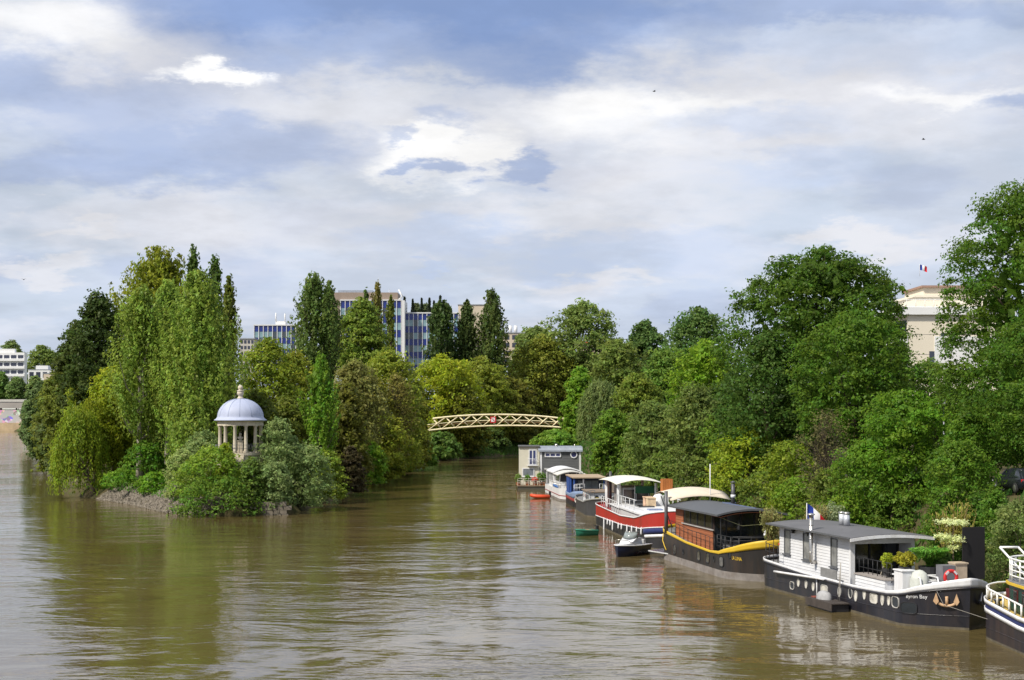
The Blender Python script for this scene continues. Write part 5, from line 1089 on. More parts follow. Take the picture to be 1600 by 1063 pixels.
    bx('panel', M('screen_black', (0.012, 0.011, 0.013), 0.8, 0, 0.15), t, (-.04, -.64, 0), (.04, .64, 2.72)); bx('foot', IRONBLK, t, (-.3, -.63, 0), (-.05, -.55, .08)); bx('foot', IRONBLK, t, (-.3, .55, 0), (-.05, .63, .08))
    t = item('life_ring', 'red life ring hung at the bow of the white cabin barge', 'life ring', 19.3, .15, 2.42)
    MB().grid([[Vector((.06 * math.cos(u), (.33 + .095 * math.sin(u)) * math.cos(v), (.33 + .095 * math.sin(u)) * math.sin(v))) for u in np.linspace(0, 2 * math.pi, 11)[:-1]] for v in np.linspace(0, 2 * math.pi, 25)], close=True).build('ring', M('buoy_red', (0.62, 0.03, 0.03), 0.5, 0, 0.1), t)
    for k in range(4):
        a = R(45 + 90 * k); MB().box((0, .33 * math.cos(a), .33 * math.sin(a)), (.15, .10, .22), mat=Matrix.Rotation(a, 3, 'X')).build('band', WHITE, t)
    t = item('deck_locker', 'white square locker on the barge foredeck', 'locker', 17.2, -1.35, 1.3); bx('body', WHITE, t, (-.45, -.35, 0), (.45, .35, 1.28), 0.03); bx('lid', WHITE, t, (-.5, -.4, 1.282), (.5, .4, 1.36), 0.02)
    t = item('covered_winch', 'winch under a pale grey cover beside the white locker', 'winch', 18.1, -.95, 1.3)
    mb = MB().lathe([(.5, 0), (.53, .45), (.50, .9), (.40, 1.25), (.2, 1.38), (0, 1.42)], 18); rr = random.Random(2); mb.v = [(x * rr.uniform(.88, 1.1), y * rr.uniform(.8, 1.05), z) for x, y, z in mb.v]; mb.build('cover', M('tarp_pale', (0.50, 0.52, 0.48), 0.8, 0, 0.15, 3, 0.6, 4), t); bx('base', IRONBLK, t, (-.5, -.5, -.1), (.5, .5, .06))
    t = item('deck_chair', 'beige folding deck chair at the open cabin front', 'chair', 13.1, -.6, 1.3, R(200))
    wd = M('teak', (0.33, 0.2, 0.1), 0.6)
    MB().box((0, 0, .42), (.5, .5, .04)).build('seat', M('canvas_beige', (0.42, 0.37, 0.3), 0.9), t); MB().box((-.34, 0, .85), (.04, .52, .9), mat=Matrix.Rotation(R(-22), 3, 'Y')).build('backrest', M('canvas_beige'), t)
    for x in (-.22, .22):
        for y in (-.24, .24): MB().bar((x, y, 0), (x, y, .42), .035).build('leg', wd, t)
    t = item('deck_table', 'low dark table behind the foredeck rail', 'table', 13.5, 1.0, 1.3)
    bx('top', M('table_dark', (0.06, 0.055, 0.05), 0.5), t, (-.9, -.45, .7), (.9, .45, .75))
    for x in (-.8, .8):
        for y in (-.38, .38): MB().bar((x, y, 0), (x, y, .7), .05).build('leg', IRONBLK, t)
    t = item('storage_chest', 'grey chest with tan lid next to the black screen', 'chest', *Q(1487, 79.4, 2.17)); bx('body', M('chest_grey', (0.16, 0.16, 0.18), 0.6), t, (-.35, -.7, 0), (.35, .0, .8)); bx('crate', M('crate_tan', (0.45, 0.36, 0.27), 0.8), t, (-.33, .02, 0), (.33, .7, .85)); bx('lid', M('crate_tan'), t, (-.38, .0, .852), (.38, .75, .93))
    GR = 'plants on the foredeck of the white cabin barge'
    for i, (px, Yd, r, h, c, k, lab, ps, st) in enumerate([(1386, 81.6, .30, 1.2, (0.20, 0.24, 0.02), 'ball', 'small yellow green ball plant beside the deck chair', .4, .0), (1414, 80.6, .55, 1.35, (0.21, 0.20, 0.02), 'ball', 'golden conifer in a dark planter on the foredeck', .6, .0),
            (1452, 80.6, 1.05, 1.6, (0.10, 0.21, 0.03), 'grass', 'arching green grass plant in a planter on the foredeck', .6, 0), (1472, 80.9, .75, 1.45, (0.07, 0.13, 0.03), 'ball', 'round dark green shrub beside the arching grass', .5, 0),
            (1500, 80.6, .35, 1.6, (0.075, 0.15, 0.02), 'ball', 'small green shrub left of the black screen', .4, .3)]):
        potted('potted_plant', lab, onboard(b, Q(px, Yd, 2.17)), r, h, c, k, ps, i, 1500, .075, group=GR, stem=st)
    potted('flowering_dogwood', 'white flowering tiered small tree before the black screen', onboard(b, Q(1489, 80.2, 2.17)), .85, 3.1, (0.42, 0.45, 0.25), 'tiers', .5, 11, 1500, .07, 'tree', GR)
    potted('bamboo', 'tall yellowish bamboo behind the flowering dogwood', onboard(b, Q(1490, 83.0, .8)), 1.35, 5.2, (0.20, 0.19, 0.04), 'cane', .6, 12, 900, .11, 'plant', GR)
    flag('flag', 'drooping tricolour flag at the stern of the white cabin barge', onboard(b, (.4, .9, 1.6)), 3.5, 1.5, .75)
    # work raft
    t = thing('work_raft', 'small wooden raft with a grey covered motor beside the barge', 'raft', onboard(b, (b.side(1303, 940)[0] * b.L + .6, -3.15, 0)), b.rz)
    for k in range(5): bx('board', M('raft_wood', (0.055, 0.045, 0.04), 0.85, 0, 0.3, 3), t, (-1.6, -.55 + k * .22, .42), (1.6, -.35 + k * .22, .48))
    bx('side_board', M('raft_wood'), t, (-1.65, -.6, .08), (1.65, -.56, .5)); bx('float', BLACK, t, (-1.5, -.5, -.2), (1.5, .5, .41))
    mb = MB().lathe([(.5, 0), (.48, .2), (.36, .36), (.15, .45), (0, .47)], 14, (-.5, 0, .482)); mb.v = [(x * 1.3 + .15, y * .75, z) for x, y, z in mb.v]; mb.build('motor_cover', M('cover_grey', (0.33, 0.33, 0.34), 0.8, 0, 0.2, 4), t)
    bx('step_plank', M('raft_red', (0.25, 0.07, 0.05), 0.8), t, (-1.55, -.3, .482), (-1.1, .3, .54))
    MB().tube([(.6, .3, .45), (.62, .45, 2.6)], .02, 5).tube([(.8, .3, .45), (.64, .45, 2.6)], .02, 5).build('lifting_rope', M('rope'), t)

# ---------------------------------------------------------------- black and yellow barge
def build_yellow_barge():
    sh = [(0, 2.5), (.10, 2.2), (.4, 1.78), (.7, 1.62), (.80, 1.72), (.9, 2.15), (1, 2.72)]
    b = Boat('houseboat', 'charcoal barge with yellow gunwale, brown cabin and dark overhanging roof', (11.1, 113.0), (13.75, 99.9), 5.0, 1.2, 2.6, sh, 2.2, 2.0, 0.3, 0.3)
    hull = M('barge_anthracite', (0.025, 0.023, 0.023), 0.45, 0, 0.25, 0.8, 0.1, 3, 0.4, (0.085, 0.05, 0.032), 0.6, (1.6, 1.6, 0.22))
    yel = M('yellow_paint', (0.64, 0.43, 0.03), 0.45, 0, 0.1, 1.2, stain=(0.5, 0.36, 0.08), sfac=0.3); boot = M('boot_grey', (0.22, 0.20, 0.19), 0.8, 0, 0.25, 1.5, stain=(0.13, 0.10, 0.08), sfac=0.8)
    yw = lerp_table([(0, .36), (.1, .24), (.4, .17), (.75, .17), (.84, .26), (1, .55)])
    b.band('hull', hull, lambda t: .48, lambda t: b.sh(t) - yw(t)); b.band('boot_top', boot, lambda t: -.6, lambda t: .48); b.band('gunwale', yel, lambda t: b.sh(t) - yw(t), lambda t: b.sh(t), .04)
    b.deck('deck', DECKG, lambda t: b.sh(t) - .22, .08)
    for px, py in ((1054.4, 858.5), (1077.4, 864.5), (1091.8, 868.5), (1106, 872), (1127, 877.5)): b.porthole(px, py, .62, .62, False, BLACK, M('mixed_glass', (0.10, 0.095, 0.085), 0.15, 0, 0.8, 2.0, spec=0.7), 'hull_window', .05)
    for px, py in ((1068, 862), (1116, 873.5), (1140, 868)): b.porthole(px, py, .28, .34, True, BLACK, DARKGLASS, rim=.05)
    b.lettering('LA LUNA', 1144.3, 1159, 869.2, 876.3, M('yellow_letter', (0.75, 0.50, 0.05), 0.5), -0.05)
    x0, x1, hw, zf, zt = 2.6, 11.0, 1.9, 1.5, 4.02
    brown = M('cedar_boards', (0.31, 0.105, 0.045), 0.65, 0, 0.18, 1.5, stretch=(0.3, 1, 6)); iron = IRONBLK
    cab = MB().span((x0, -hw, zf), (x1 - .2, hw, zt - .02)).build('cabin', M('cabin_core', (0.05, 0.035, 0.03), 0.8), b.t)
    plank_wall(cab, x0, x1 - .2, -hw, zf, zt - .02, 13, [(4.3, x1 + .1, 2.92, 3.98)], brown); plank_wall(cab, -hw - .05, hw, x0, zf, zt - .02, 13, [], brown, -1, axis='y')
    gb = M('bronze_glass', (0.028, 0.026, 0.022), 0.06, 0, 0.5, 0.6, spec=0.8)
    for k in range(4):
        xa = 4.4 + k * 1.58; MB().span((xa, -hw - .02, 2.98), (xa + 1.46, -hw, 3.94)).build('pane', gb, cab); bx('window_post', iron, cab, (xa + 1.46, -hw - .06, 2.96), (xa + 1.58, -hw, 3.96))
    bx('window_sill', M('sill_grey', (0.38, 0.37, 0.36), 0.6), b.t, (4.2, -hw - .16, 2.84), (x1 + .1, -hw - .052, 2.90))
    # dark porch at the front under the roof
    gl = MB().span((x1 - .19, -hw + .1, zf + .02), (x1 - .12, hw, zt - .05)).build('porch_glazing', DARKGLASS, b.t)
    for y in (-1.0, 0, 1.0): bx('glazing_bar', iron, gl, (x1 - .118, y - .04, zf), (x1 - .05, y + .04, zt - .06))
    roofm = M('dark_roofing', (0.085, 0.09, 0.10), 0.6, 0, 0.12, 0.9)
    barrel_roof(b.t, x0 - .6, x1 + 2.2, hw + .55, zt, .34, roofm, thick=.12, lift=.04); barrel_roof(b.t, x1 + .3, x1 + 2.1, hw + .3, zt - .14, .30, brown, 'soffit', .03)
    bx('roof_rib', M('roof_blue', (0.12, 0.15, 0.25), 0.5), b.t, (x0 + 3.4, .4, zt + .33), (x1 + 1.6, .5, zt + .42)); bx('roof_rib', M('roof_blue'), b.t, (x0 + 3.4, .5, zt + .331), (x0 + 3.5, 1.4, zt + .40))
    for x in (x1 + 1.9,):
        for y in (-hw - .2, hw + .2): MB().bar((x, y, 1.5), (x, y, zt), .07).build('porch_post', iron, b.t)
    f = MB().tube([(6.6, 1.0, zt + .2), (6.6, 1.0, zt + 1.75)], .14, 10).build('chimney', M('chimney_dark', (0.10, 0.10, 0.11), 0.5, 0.4), b.t); MB().lathe([(.15, 0), (.17, 0), (.17, .22), (.15, .22)], 12, (6.6, 1.0, zt + .75)).build('chimney_band', WHITE, f); MB().lathe([(0, .1), (.2, 0), (.2, -.03), (0, -.03)], 10, (6.6, 1.0, zt + 1.85)).build('chimney_cap', M('chimney_dark'), f)
    b.rail(.06, .72, 12, .82, iron, .14, (1.0,), .02)
    b.rail(.72, .90, 4, .95, iron, .35, (1.0, .72, .46, .22), .028, zb=lambda t: 1.75, pr=.04)
    MB().tube([b.S(.90, 1.75, -1, -.35) + Vector((0, 0, .95)), Vector((b.S(.90, 1.75).x + .2, 1.6, 2.7))], .028, 6).build('hand_rail', iron, b.t)
    for k in (.95, .68, .42, .2): MB().tube([Vector((14.6, -1.9, 1.75 + k)), Vector((14.6, 1.9, 1.75 + k))], .026, 6).build('hand_rail', iron, b.t)
    for y in (-1.9, -.6, .7, 1.9): MB().bar((14.6, y, 1.6), (14.6, y, 2.72), .06).build('rail_post', iron, b.t)
    bx('bench', M('bench_grey', (0.16, 0.155, 0.15), 0.8), b.t, (12.2, -1.7, 1.55), (14.2, -1.2, 1.98)); bx('planter_box', BLACK, b.t, (14.75, .3, 1.6), (15.3, 1.9, 2.5))
    bx('stern_cabin', M('cabin_core'), b.t, (1.0, -1.3, 1.7), (2.5, 1.3, 2.9))
    MB().tube([b.S(.13, 2.0, -1, .07) , b.S(.13, 2.0, -1, .07) + Vector((0, 0, 3.05))], .13, 10).build('mooring_mast', M('mast_grey', (0.13, 0.13, 0.14), 0.5, 0.3), b.t)
    MB().tube([b.S(.085, 1.9, -1, .06), b.S(.09, 1.4, -1, .12), b.S(.11, 1.0, -1, .08), b.S(.13, .75, -1, .06)], .035, 6).build('yellow_hose', yel, b.t)
    MB().tube([(x1 + 1.8, -hw - .3, zt - .15), (x1 + 1.85, -.6, zt - .75), (x1 + 1.9, hw, zt - .6)], .015, 5).build('light_string', M('string_olive', (0.3, 0.3, 0.15), 0.6), b.t)
    # beige awning over the stern
    rows = [[Vector((-1.5 + u * 4.0, y * 2.3, 4.35 + .55 * math.sin(math.pi * min(1, u * .9 + .12)) ** .8 + .32 * (1 - y * y))) for y in np.linspace(-1, 1, 9)] for u in np.linspace(0, 1, 9)]
    MB().grid(rows).build('awning', M('awning_beige', (0.62, 0.54, 0.44), 0.85, 0, 0.06), b.t, solid=.03)
    for x, y in ((-.9, -2.0), (-.9, 2.0), (2.2, 2.0)): MB().bar((x if x > 0 else .5, y * .7 if x < 0 else y, 1.7), (x, y, 4.5), .05).build('awning_pole', iron, b.t)
    MB().tube([(2.2, .8, 2.8), (2.2, .8, 7.0)], .035, 6).build('aerial_mast', WHITE, b.t)
    # furniture and plants
    def item(name, label, cat, lx, ly, lz, rz=0): return thing(name, label, cat, onboard(b, (lx, ly, lz)), b.rz + rz)
    t = item('side_table', 'small black stand with yellow jar on the yellow gunwale barge', 'table', 12.6, -1.2, 1.62); bx('top', BLACK, t, (-.3, -.3, .62), (.3, .3, .68)); bx('jar', yel, t, (-.14, -.16, .2), (.14, .16, .55)); bx('frame', BLACK, t, (-.28, -.28, 0), (-.2, .28, .62)); bx('frame', BLACK, t, (.2, -.28, 0), (.28, .28, .62))
    t = item('deck_lamp', 'small white triangular lamp on the porch of the dark roofed barge', 'deck_lamp', 13.4, .9, 1.62); MB().lathe([(.20, 1.05), (.18, 1.2), (.09, 1.45), (.02, 1.62)], 10).build('canopy', WHITE, t); MB().tube([(0, 0, 0), (0, 0, 1.68)], .03, 6).build('pole', iron, t)  # small white lamp, built as an unlit cone on a pole
    potted('bamboo', 'bushy olive bamboo on the bow of the black and yellow barge', ((1204 - 800) / F * 98.7, 98.7, 1.95), .85, 2.7, (0.17, 0.17, 0.06), 'cane', .6, 21, 900, .09)
    potted('bamboo', 'tawny bamboo tub between the two nearest barges, second from left', onboard(b, (15.6, 3.4, 1.42)), .95, 3.4, (0.20, 0.18, 0.07), 'cane', .6, 22, 900, .09)
    potted('olive_tree', 'pale grey potted olive right of the drooping flag', onboard(b, (15.6, 4.7, 1.42)), .95, 3.5, (0.17, 0.20, 0.11), 'ball', .6, 23, 1100, .09, 'tree', stem=1.2)
    t = thing('mooring_pontoon', 'low timber pontoon carrying plant tubs between two barges and the bank', 'pontoon', onboard(b, (15.4, 4.2, 0)), b.rz)
    for k in range(9): bx('plank', DECKW, t, (-1.1, -1.3 + k * .3, 1.34), (1.1, -1.03 + k * .3, 1.4))
    for x in (-.9, .9):
        for y in (-1.1, 1.1): MB().tube([(x, y, -1.5), (x, y, 1.33)], .11, 8).build('pile', M('pile_wood', (0.09, 0.07, 0.055), 0.9), t)
        bx('beam', M('pile_wood'), t, (x - .08, -1.28, 1.16), (x + .08, 1.38, 1.338))
    t = thing('wooden_hopper', 'orange slatted wooden box on a post at the awning corner', 'box', onboard(b, (-.3, -1.75, 1.9)), b.rz)
    tk = M('orange_wood', (0.42, 0.15, 0.04), 0.7, 0, 0.2, 2)
    for k in range(5):
        y = -.26 + k * .13
        for x in (-.3, .3): MB().box((x, y, 3.45), (.05, .115, .95)).build('slat', tk, t)
    for y in (-.36, .36): MB().box((0, y, 3.45), (.62, .05, .9)).build('slat', tk, t)
    MB().bar((0, 0, 0), (0, 0, 2.98), .12).build('post', iron, t); bx('base', tk, t, (-.28, -.33, 2.98), (.28, .33, 3.04))

# ---------------------------------------------------------------- red barge
def build_red_barge():
    sh = [(0, 2.15), (.12, 2.0), (.5, 1.85), (.72, 2.1), (.88, 2.75), (1, 3.25)]
    b = Boat('barge', 'long red and black barge with white deckhouse top and canopy', (7.95, 146.7), (10.75, 121.5), 4.9, 1.8, 3.0, sh, 2.2, 2.0, 0.5, 0.4)
    red = M('red_paint', (0.40, 0.030, 0.022), 0.45, 0, 0.14, 0.9, stain=(0.20, 0.05, 0.03), sfac=0.7, stretch=(1.5, 1.5, 0.25)); lo = lerp_table([(0, .85), (.5, .98), (.8, 1.3), (1, 1.9)])
    b.band('topsides', red, lambda t: lo(t) + .09, lambda t: b.sh(t) - .10); b.band('hull', M('barge_black', (0.022, 0.022, 0.026), 0.5, 0, 0.3, 1.0, stain=(0.06, 0.055, 0.05), sfac=0.5), lambda t: .1, lambda t: lo(t)); b.band('boot_top', M('boot_scum'), lambda t: -.6, lambda t: .1)
    b.band('white_line', WHITE, lambda t: lo(t), lambda t: lo(t) + .09, .02, 1); b.band('cap_rail', WHITE, lambda t: b.sh(t) - .10, lambda t: b.sh(t), .03, 1)
    b.band('bow_stripe', M('navy_paint', (0.02, 0.03, 0.12), 0.5), lambda t: lo(t) - .45, lambda t: lo(t) - .02, .025, 1, .84, .985); b.band('bow_stripe', WHITE, lambda t: lo(t) - .75, lambda t: lo(t) - .5, .025, 1, .86, .985)
    b.deck('deck', red, lambda t: b.sh(t) - .25, .08)
    me = MB().lathe([(0, -.5), (.06, -.44), (.085, -.3), (.07, .25), (.03, .42), (0, .44)], 8).mesh('fender', WHITE)
    for i, px in enumerate((945.5, 951, 955, 959, 968, 973, 981.5, 989, 996.5, 1004)):
        t, z = b.side(px, 820); p = b.S(t, lo(t) - .05, -1, .10); k = (1.7, .6, .6, 1.0, .6, .6, 1.15, .7, 1.25, .7)[i]; inst('fender', me, b.t, (p.x, p.y, lo(t) + .15 - .42 * k), scale=(1, 1, k))
    # grey white coaming with rounded end and white top
    def outline(x0, x1, hw, n=10): return [(x0 + (hw * .9) * (1 - math.sin(a)), -hw * math.cos(a)) for a in np.linspace(math.pi, 0, n)][::-1] and [(x0, -hw), (x1 - hw, -hw)] + [(x1 - hw + hw * math.sin(a), -hw * math.cos(a)) for a in np.linspace(0, math.pi, n)] + [(x0, hw)]
    MB().prism(outline(8.5, 23.2, 2.1), 1.5, 2.32).build('coaming', M('coaming_grey', (0.50, 0.50, 0.50), 0.6, 0, 0.12, 1.5), b.t); MB().prism(outline(8.3, 23.5, 2.22), 2.322, 2.46).build('coaming_top', WHITE, b.t)
    bx('deck_hatch', DARKGLASS, b.t, (13, -.8, 2.462), (15, .6, 2.58)); bx('deck_hatch', M('hatch_blue', (0.2, 0.25, 0.4), 0.4), b.t, (18.0, -.7, 2.462), (19.0, .5, 2.56))
    # wheelhouse and canopy
    wh = M('post_white', (0.60, 0.61, 0.63), 0.5)
    for x, y in ((4.0, -1.7), (4.0, 1.7), (10.2, -1.7), (10.2, 1.7)): MB().bar((x, y, 1.7), (x, y, 4.35), .26 if y < 0 else .18).build('canopy_post', wh, b.t)
    wl = MB().span((5.0, -1.2, 1.7), (9.0, 1.4, 3.9)).build('wheelhouse', M('wheelhouse_grey', (0.24, 0.235, 0.23), 0.7), b.t)
    window(b.t, -1.1, 1.3, 9.0, 2.7, 3.8, 1, wh, glass('grey_glass', (0.06, 0.06, 0.065), 0.1), axis='y', cols=2, sill=False); window(b.t, 5.2, 8.8, -1.2, 2.6, 3.8, -1, wh, glass('grey_glass'), cols=3, sill=False)
    rows = [[Vector((2.6 + u * 9.4, y * 2.25, 4.32 + .40 * (1 - y * y) + .16 * math.sin(u * math.pi))) for y in np.linspace(-1, 1, 11)] for u in np.linspace(0, 1, 7)]
    MB().grid(rows).build('canopy', M('canopy_cream', (0.66, 0.65, 0.58), 0.85, 0, 0.06), b.t, solid=.04)
    b.rail(.14, .44, 8, .9, wh, .2, (1.0, .5), .028); b.rail(.14, .44, 8, .9, wh, .2, (1.0, .5), .028, 1)
    for y in (-1.9, 1.9): MB().tube([(10.6, y, 2.3), (10.6, y, 3.35), (19.5, y, 3.35)], .03, 6).build('hand_rail', wh, b.t)
    for x in (12.5, 14.5, 16.5, 18.5): MB().tube([(x, 1.9, 2.3), (x, 1.9, 3.35)], .028, 6).build('rail_post', wh, b.t); MB().tube([(x, -1.9, 2.3), (x, -1.9, 3.35)], .028, 6).build('rail_post', wh, b.t)
    MB().tube([(3.6, -1.3, 1.8), (3.6, -1.3, 5.15)], .14, 10).build('chimney', M('chimney_dark'), b.t)
    MB().lathe([(.7, 0), (.75, .3), (.62, .62), (.35, .8), (0, .85)], 16, (1.6, -.2, 1.95)).build('covered_wheel', M('tarp_dark', (0.12, 0.13, 0.12), 0.8), b.t)
    MB().lathe([(0, .02), (.34, .02), (.36, .05), (.30, .06), (.30, .03)], 14, (0, 0, 0)).build('hawse_ring', wh, b.t); o = b.t.children[-1]
    c, T, U, N = b.frame(.93, 1.95, .02); o.matrix_local = Matrix(((T.x, U.x, N.x, c.x), (T.y, U.y, N.y, c.y), (T.z, U.z, N.z, c.z), (0, 0, 0, 1)))
    h = MB().lathe([(0, .02), (.30, .02)], 14).build('hawse_hole', BLACK, b.t); h.matrix_local = o.matrix_local.copy()
    for i, (x, c, lab) in enumerate(((12.0, (0.60, 0.40, 0.28), 'tan cushion crate on the red barge deckhouse, left one'), (13.4, (0.66, 0.50, 0.33), 'yellowish crate on the red barge deckhouse, right one'))):
        t = thing('deck_crate', lab, 'crate', onboard(b, (x, .6, 2.46)), b.rz); bx('body', M('crate_%d' % i, c, 0.8), t, (-.45, -.35, 0), (.45, .35, .7)); bx('lid', M('crate_%d' % i), t, (-.5, -.4, .702), (.5, .4, .78))
    t = thing('dish_cover', 'round white domed cover on the red barge deck', 'cover', onboard(b, (12.2, 1.5, 2.46)), b.rz); MB().lathe([(.6, 0), (.6, .35), (.5, .75), (.28, 1.0), (0, 1.08)], 16).build('dome', WHITE, t); MB().lathe([(.62, 0), (.66, 0), (.66, .08), (.62, .08)], 16).build('rim', wh, t)
    t = thing('folding_screen', 'green cloth screen under the red barge canopy', 'screen', onboard(b, (9.6, .9, 1.7)), b.rz); bx('cloth', M('green_cloth', (0.02, 0.10, 0.05), 0.8), t, (0, -1.0, 1.7), (.05, 1.0, 2.35)); bx('frame', wh, t, (0, -1.06, 0), (.06, -1.0, 2.4)); bx('frame', wh, t, (0, 1.0, 0), (.06, 1.06, 2.4))

# ---------------------------------------------------------------- smaller boats farther along the bank
def build_small_boats():
    # dark tug
    b = Boat('tug_boat', 'small dark grey tug with white deckhouse behind the red barge', (6.95, 168), (7.6, 158), 3.9, 1.4, 1.8, [(0, 1.75), (.3, 1.4), (.7, 1.45), (1, 2.0)], 2.3, 2.1, 0.3, 0.2)
    g = M('tug_grey', (0.055, 0.055, 0.058), 0.5, 0, 0.25, 1); b.band('hull', g, lambda t: .12, lambda t: b.sh(t) - .16); b.band('boot_top', M('boot_scum'), lambda t: -.5, lambda t: .12); b.band('cap_rail', M('tug_pale', (0.28, 0.28, 0.27), 0.6), lambda t: b.sh(t) - .16, lambda t: b.sh(t), .05, 1); b.deck('deck', DECKG, lambda t: b.sh(t) - .25)
    bx('deckhouse', WHITE, b.t, (4.2, -1.45, 1.2), (9.6, 1.45, 2.35), .05); bx('deckhouse_top', M('brown_top', (0.20, 0.15, 0.11), 0.8), b.t, (4.0, -1.6, 2.352), (9.8, 1.6, 2.44))
    for y in (-.6, .7): MB().tube([(9.58, y, 1.85), (9.66, y, 1.85)], .2, 14).build('porthole', DARKGLASS, b.t)
    for x in (5.4, 7.0, 8.6): MB().tube([(x, -1.43, 1.85), (x, -1.5, 1.85)], .2, 14).build('porthole', DARKGLASS, b.t)
    b.rail(.74, .95, 5, .85, M('grey_iron'), .2, (1.0, .5), .025); MB().tube([(2.6, -1.2, 1.3), (2.6, -1.2, 3.4)], .10, 8).build('exhaust', M('chimney_dark'), b.t)
    bx('brown_screen', M('screen_brown', (0.16, 0.13, 0.11), 0.8), b.t, (4.4, 1.3, 2.45), (9.4, 1.36, 3.2)); bx('winch_box', M('winch_yellow', (0.5, 0.38, 0.04), 0.6), b.t, (11.0, -.9, 1.3), (11.3, -.6, 1.9)); bx('winch', g, b.t, (10.6, -.3, 1.3), (11.6, .5, 2.1))
    # blue cabin boat
    b = Boat('cabin_boat', 'blue cabin boat with flat tan roof and blue and red bow', (6.35, 182), (6.9, 173.5), 3.9, 1.0, 1.8, [(0, 1.4), (.5, 1.35), (1, 1.9)], 2.3, 2.0, 0.4, 0.1)
    bl = M('boat_blue', (0.03, 0.08, 0.30), 0.5, 0, 0.15, 1.2); b.band('hull', BLACK, lambda t: -.4, lambda t: .6); b.band('red_band', M('boat_red', (0.30, 0.05, 0.05), 0.5), lambda t: .6, lambda t: .95, .01); b.band('blue_band', M('boat_pale_blue', (0.20, 0.27, 0.42), 0.5), lambda t: .95, lambda t: b.sh(t), .02); b.deck('deck', DECKG, lambda t: b.sh(t) - .2)
    for y in (-1.7, 1.7):
        for x in (1.2, 5.0, 8.6): MB().bar((x, y, 1.2), (x, y, 3.2), .16).build('roof_post', bl, b.t)
    bx('cabin', M('cabin_navy', (0.02, 0.03, 0.07), 0.5), b.t, (1.4, -1.5, 1.2), (7.4, 1.5, 3.1)); bx('roof', M('tan_roof', (0.38, 0.29, 0.20), 0.8), b.t, (.8, -1.95, 3.2), (9.2, 1.95, 3.32))
    bx('side_panel', bl, b.t, (1.1, -1.86, 1.2), (4.6, -1.80, 3.15)); window(b.t, -1.2, 1.2, 7.4, 1.9, 2.9, 1, M('grey_frame'), glass('pale_glass', (0.16, 0.18, 0.2), 0.1), axis='y', cols=3, sill=False)
    b.rail(.80, .97, 4, .8, WHITE, .15, (1.0, .5), .025); b.rail(.80, .97, 4, .8, WHITE, .15, (1.0, .5), .025, 1)
    c, T, U, N = b.frame(.9, .8, .08); MB().grid([[c + T * (.26 + .09 * math.cos(u)) * math.cos(v) + U * (.26 + .09 * math.cos(u)) * math.sin(v) + N * .09 * math.sin(u) for u in np.linspace(0, 6.283, 9)[:-1]] for v in np.linspace(0, 6.283, 19)], close=True).build('tyre_fender', M('tyre_pale', (0.5, 0.48, 0.44), 0.8), b.t)
    # white cruiser
    b = Boat('river_cruiser', 'white river cruiser with arched roof moored before the floating house', (4.3, 200), (5.75, 184.5), 4.0, 1.0, 2.4, [(0, 1.35), (.5, 1.3), (.85, 1.5), (1, 1.75)], 3.0, 1.8, 0.6, 0.05)
    b.band('hull', WHITE, lambda t: .25, lambda t: b.sh(t)); b.band('boot_top', M('boot_grey'), lambda t: -.5, lambda t: .25); b.band('red_stripe', M('boat_red'), lambda t: .62, lambda t: .70, .012, 1); b.deck('deck', M('deck_white', (0.5, 0.5, 0.5), 0.7), lambda t: b.sh(t) - .1)
    gw = glass('grey_glass')
    MB().span((2.2, -1.6, 1.2), (7.4, 1.6, 3.0)).build('aft_cabin', WHITE, b.t); barrel_roof(b.t, 1.6, 8.6, 1.9, 3.15, .55, WHITE, thick=.14)
    bx('saloon', WHITE, b.t, (7.41, -1.5, 1.2), (12.4, 1.5, 2.1)); barrel_roof(b.t, 8.0, 13.2, 1.85, 3.0, .42, M('roof_offwhite', (0.58, 0.57, 0.53), 0.6), 'saloon_roof', .10)
    for y in (-1.5, -.5, .5, 1.5): MB().bar((12.3, y, 2.1), (12.9, y, 3.15), .09).build('screen_post', WHITE, b.t)
    MB().span((12.2, -1.45, 2.12), (12.26, 1.45, 3.1)).build('windscreen', gw, b.t); MB().span((7.6, -1.5, 2.12), (12.2, -1.46, 3.0)).build('side_glass', gw, b.t); window(b.t, 2.6, 7.0, -1.6, 1.9, 2.8, -1, WHITE, gw, cols=4, sill=False)
    b.rail(.45, .97, 9, .6, STEEL, .1, (1.0, .5), .022); b.rail(.45, .97, 9, .6, STEEL, .1, (1.0, .5), .022, 1)
    rr = np.random.default_rng(5)
    MB().grid([[Vector((9.2 + u * 4.6, -1.92 + .1 * math.sin(u * 20), 1.42 + .28 * v + .06 * math.sin(u * 31))) for v in (0, .5, 1)] for u in np.linspace(0, 1, 24)]).build('blue_sheet', M('tarp_blue', (0.06, 0.16, 0.42), 0.7), b.t, solid=.03)
    bx('dodger', M('tan_roof'), b.t, (13.6, -.9, 1.35), (15.2, .9, 1.7), .08)
    # motor boat
    def runabout(name, label, c, rz, L, B, zt, hullm, inner, cat):
        t = thing(name, label, cat, c, rz, 'small boats tied beside the barges'); rows = []
        for i in range(15):
            u = i / 14; hb = B / 2 * (1 - max(0, (u - .45) / .55) ** 2.4) ** .8 if u < 1 else .01; zs = zt * (1 + .22 * u * u)
            rows.append([Vector((u * L + .12 * u * k, -hb * w, z)) for w, z, k in ((.02, -.15, 0), (.75, -.05, .2), (.93, zs * .6, .7), (1, zs, 1))] + [Vector((u * L + .12 * u * k, hb * w, z)) for w, z, k in ((1, zs, 1), (.93, zs * .6, .7), (.75, -.05, .2), (.02, -.15, 0))])
        mb = MB(); mb.grid([r[:4] for r in rows], flip=True); mb.grid([r[4:] for r in rows], flip=True); mb.add(rows[0], [tuple(range(8))]); mb.build('hull', hullm, t)
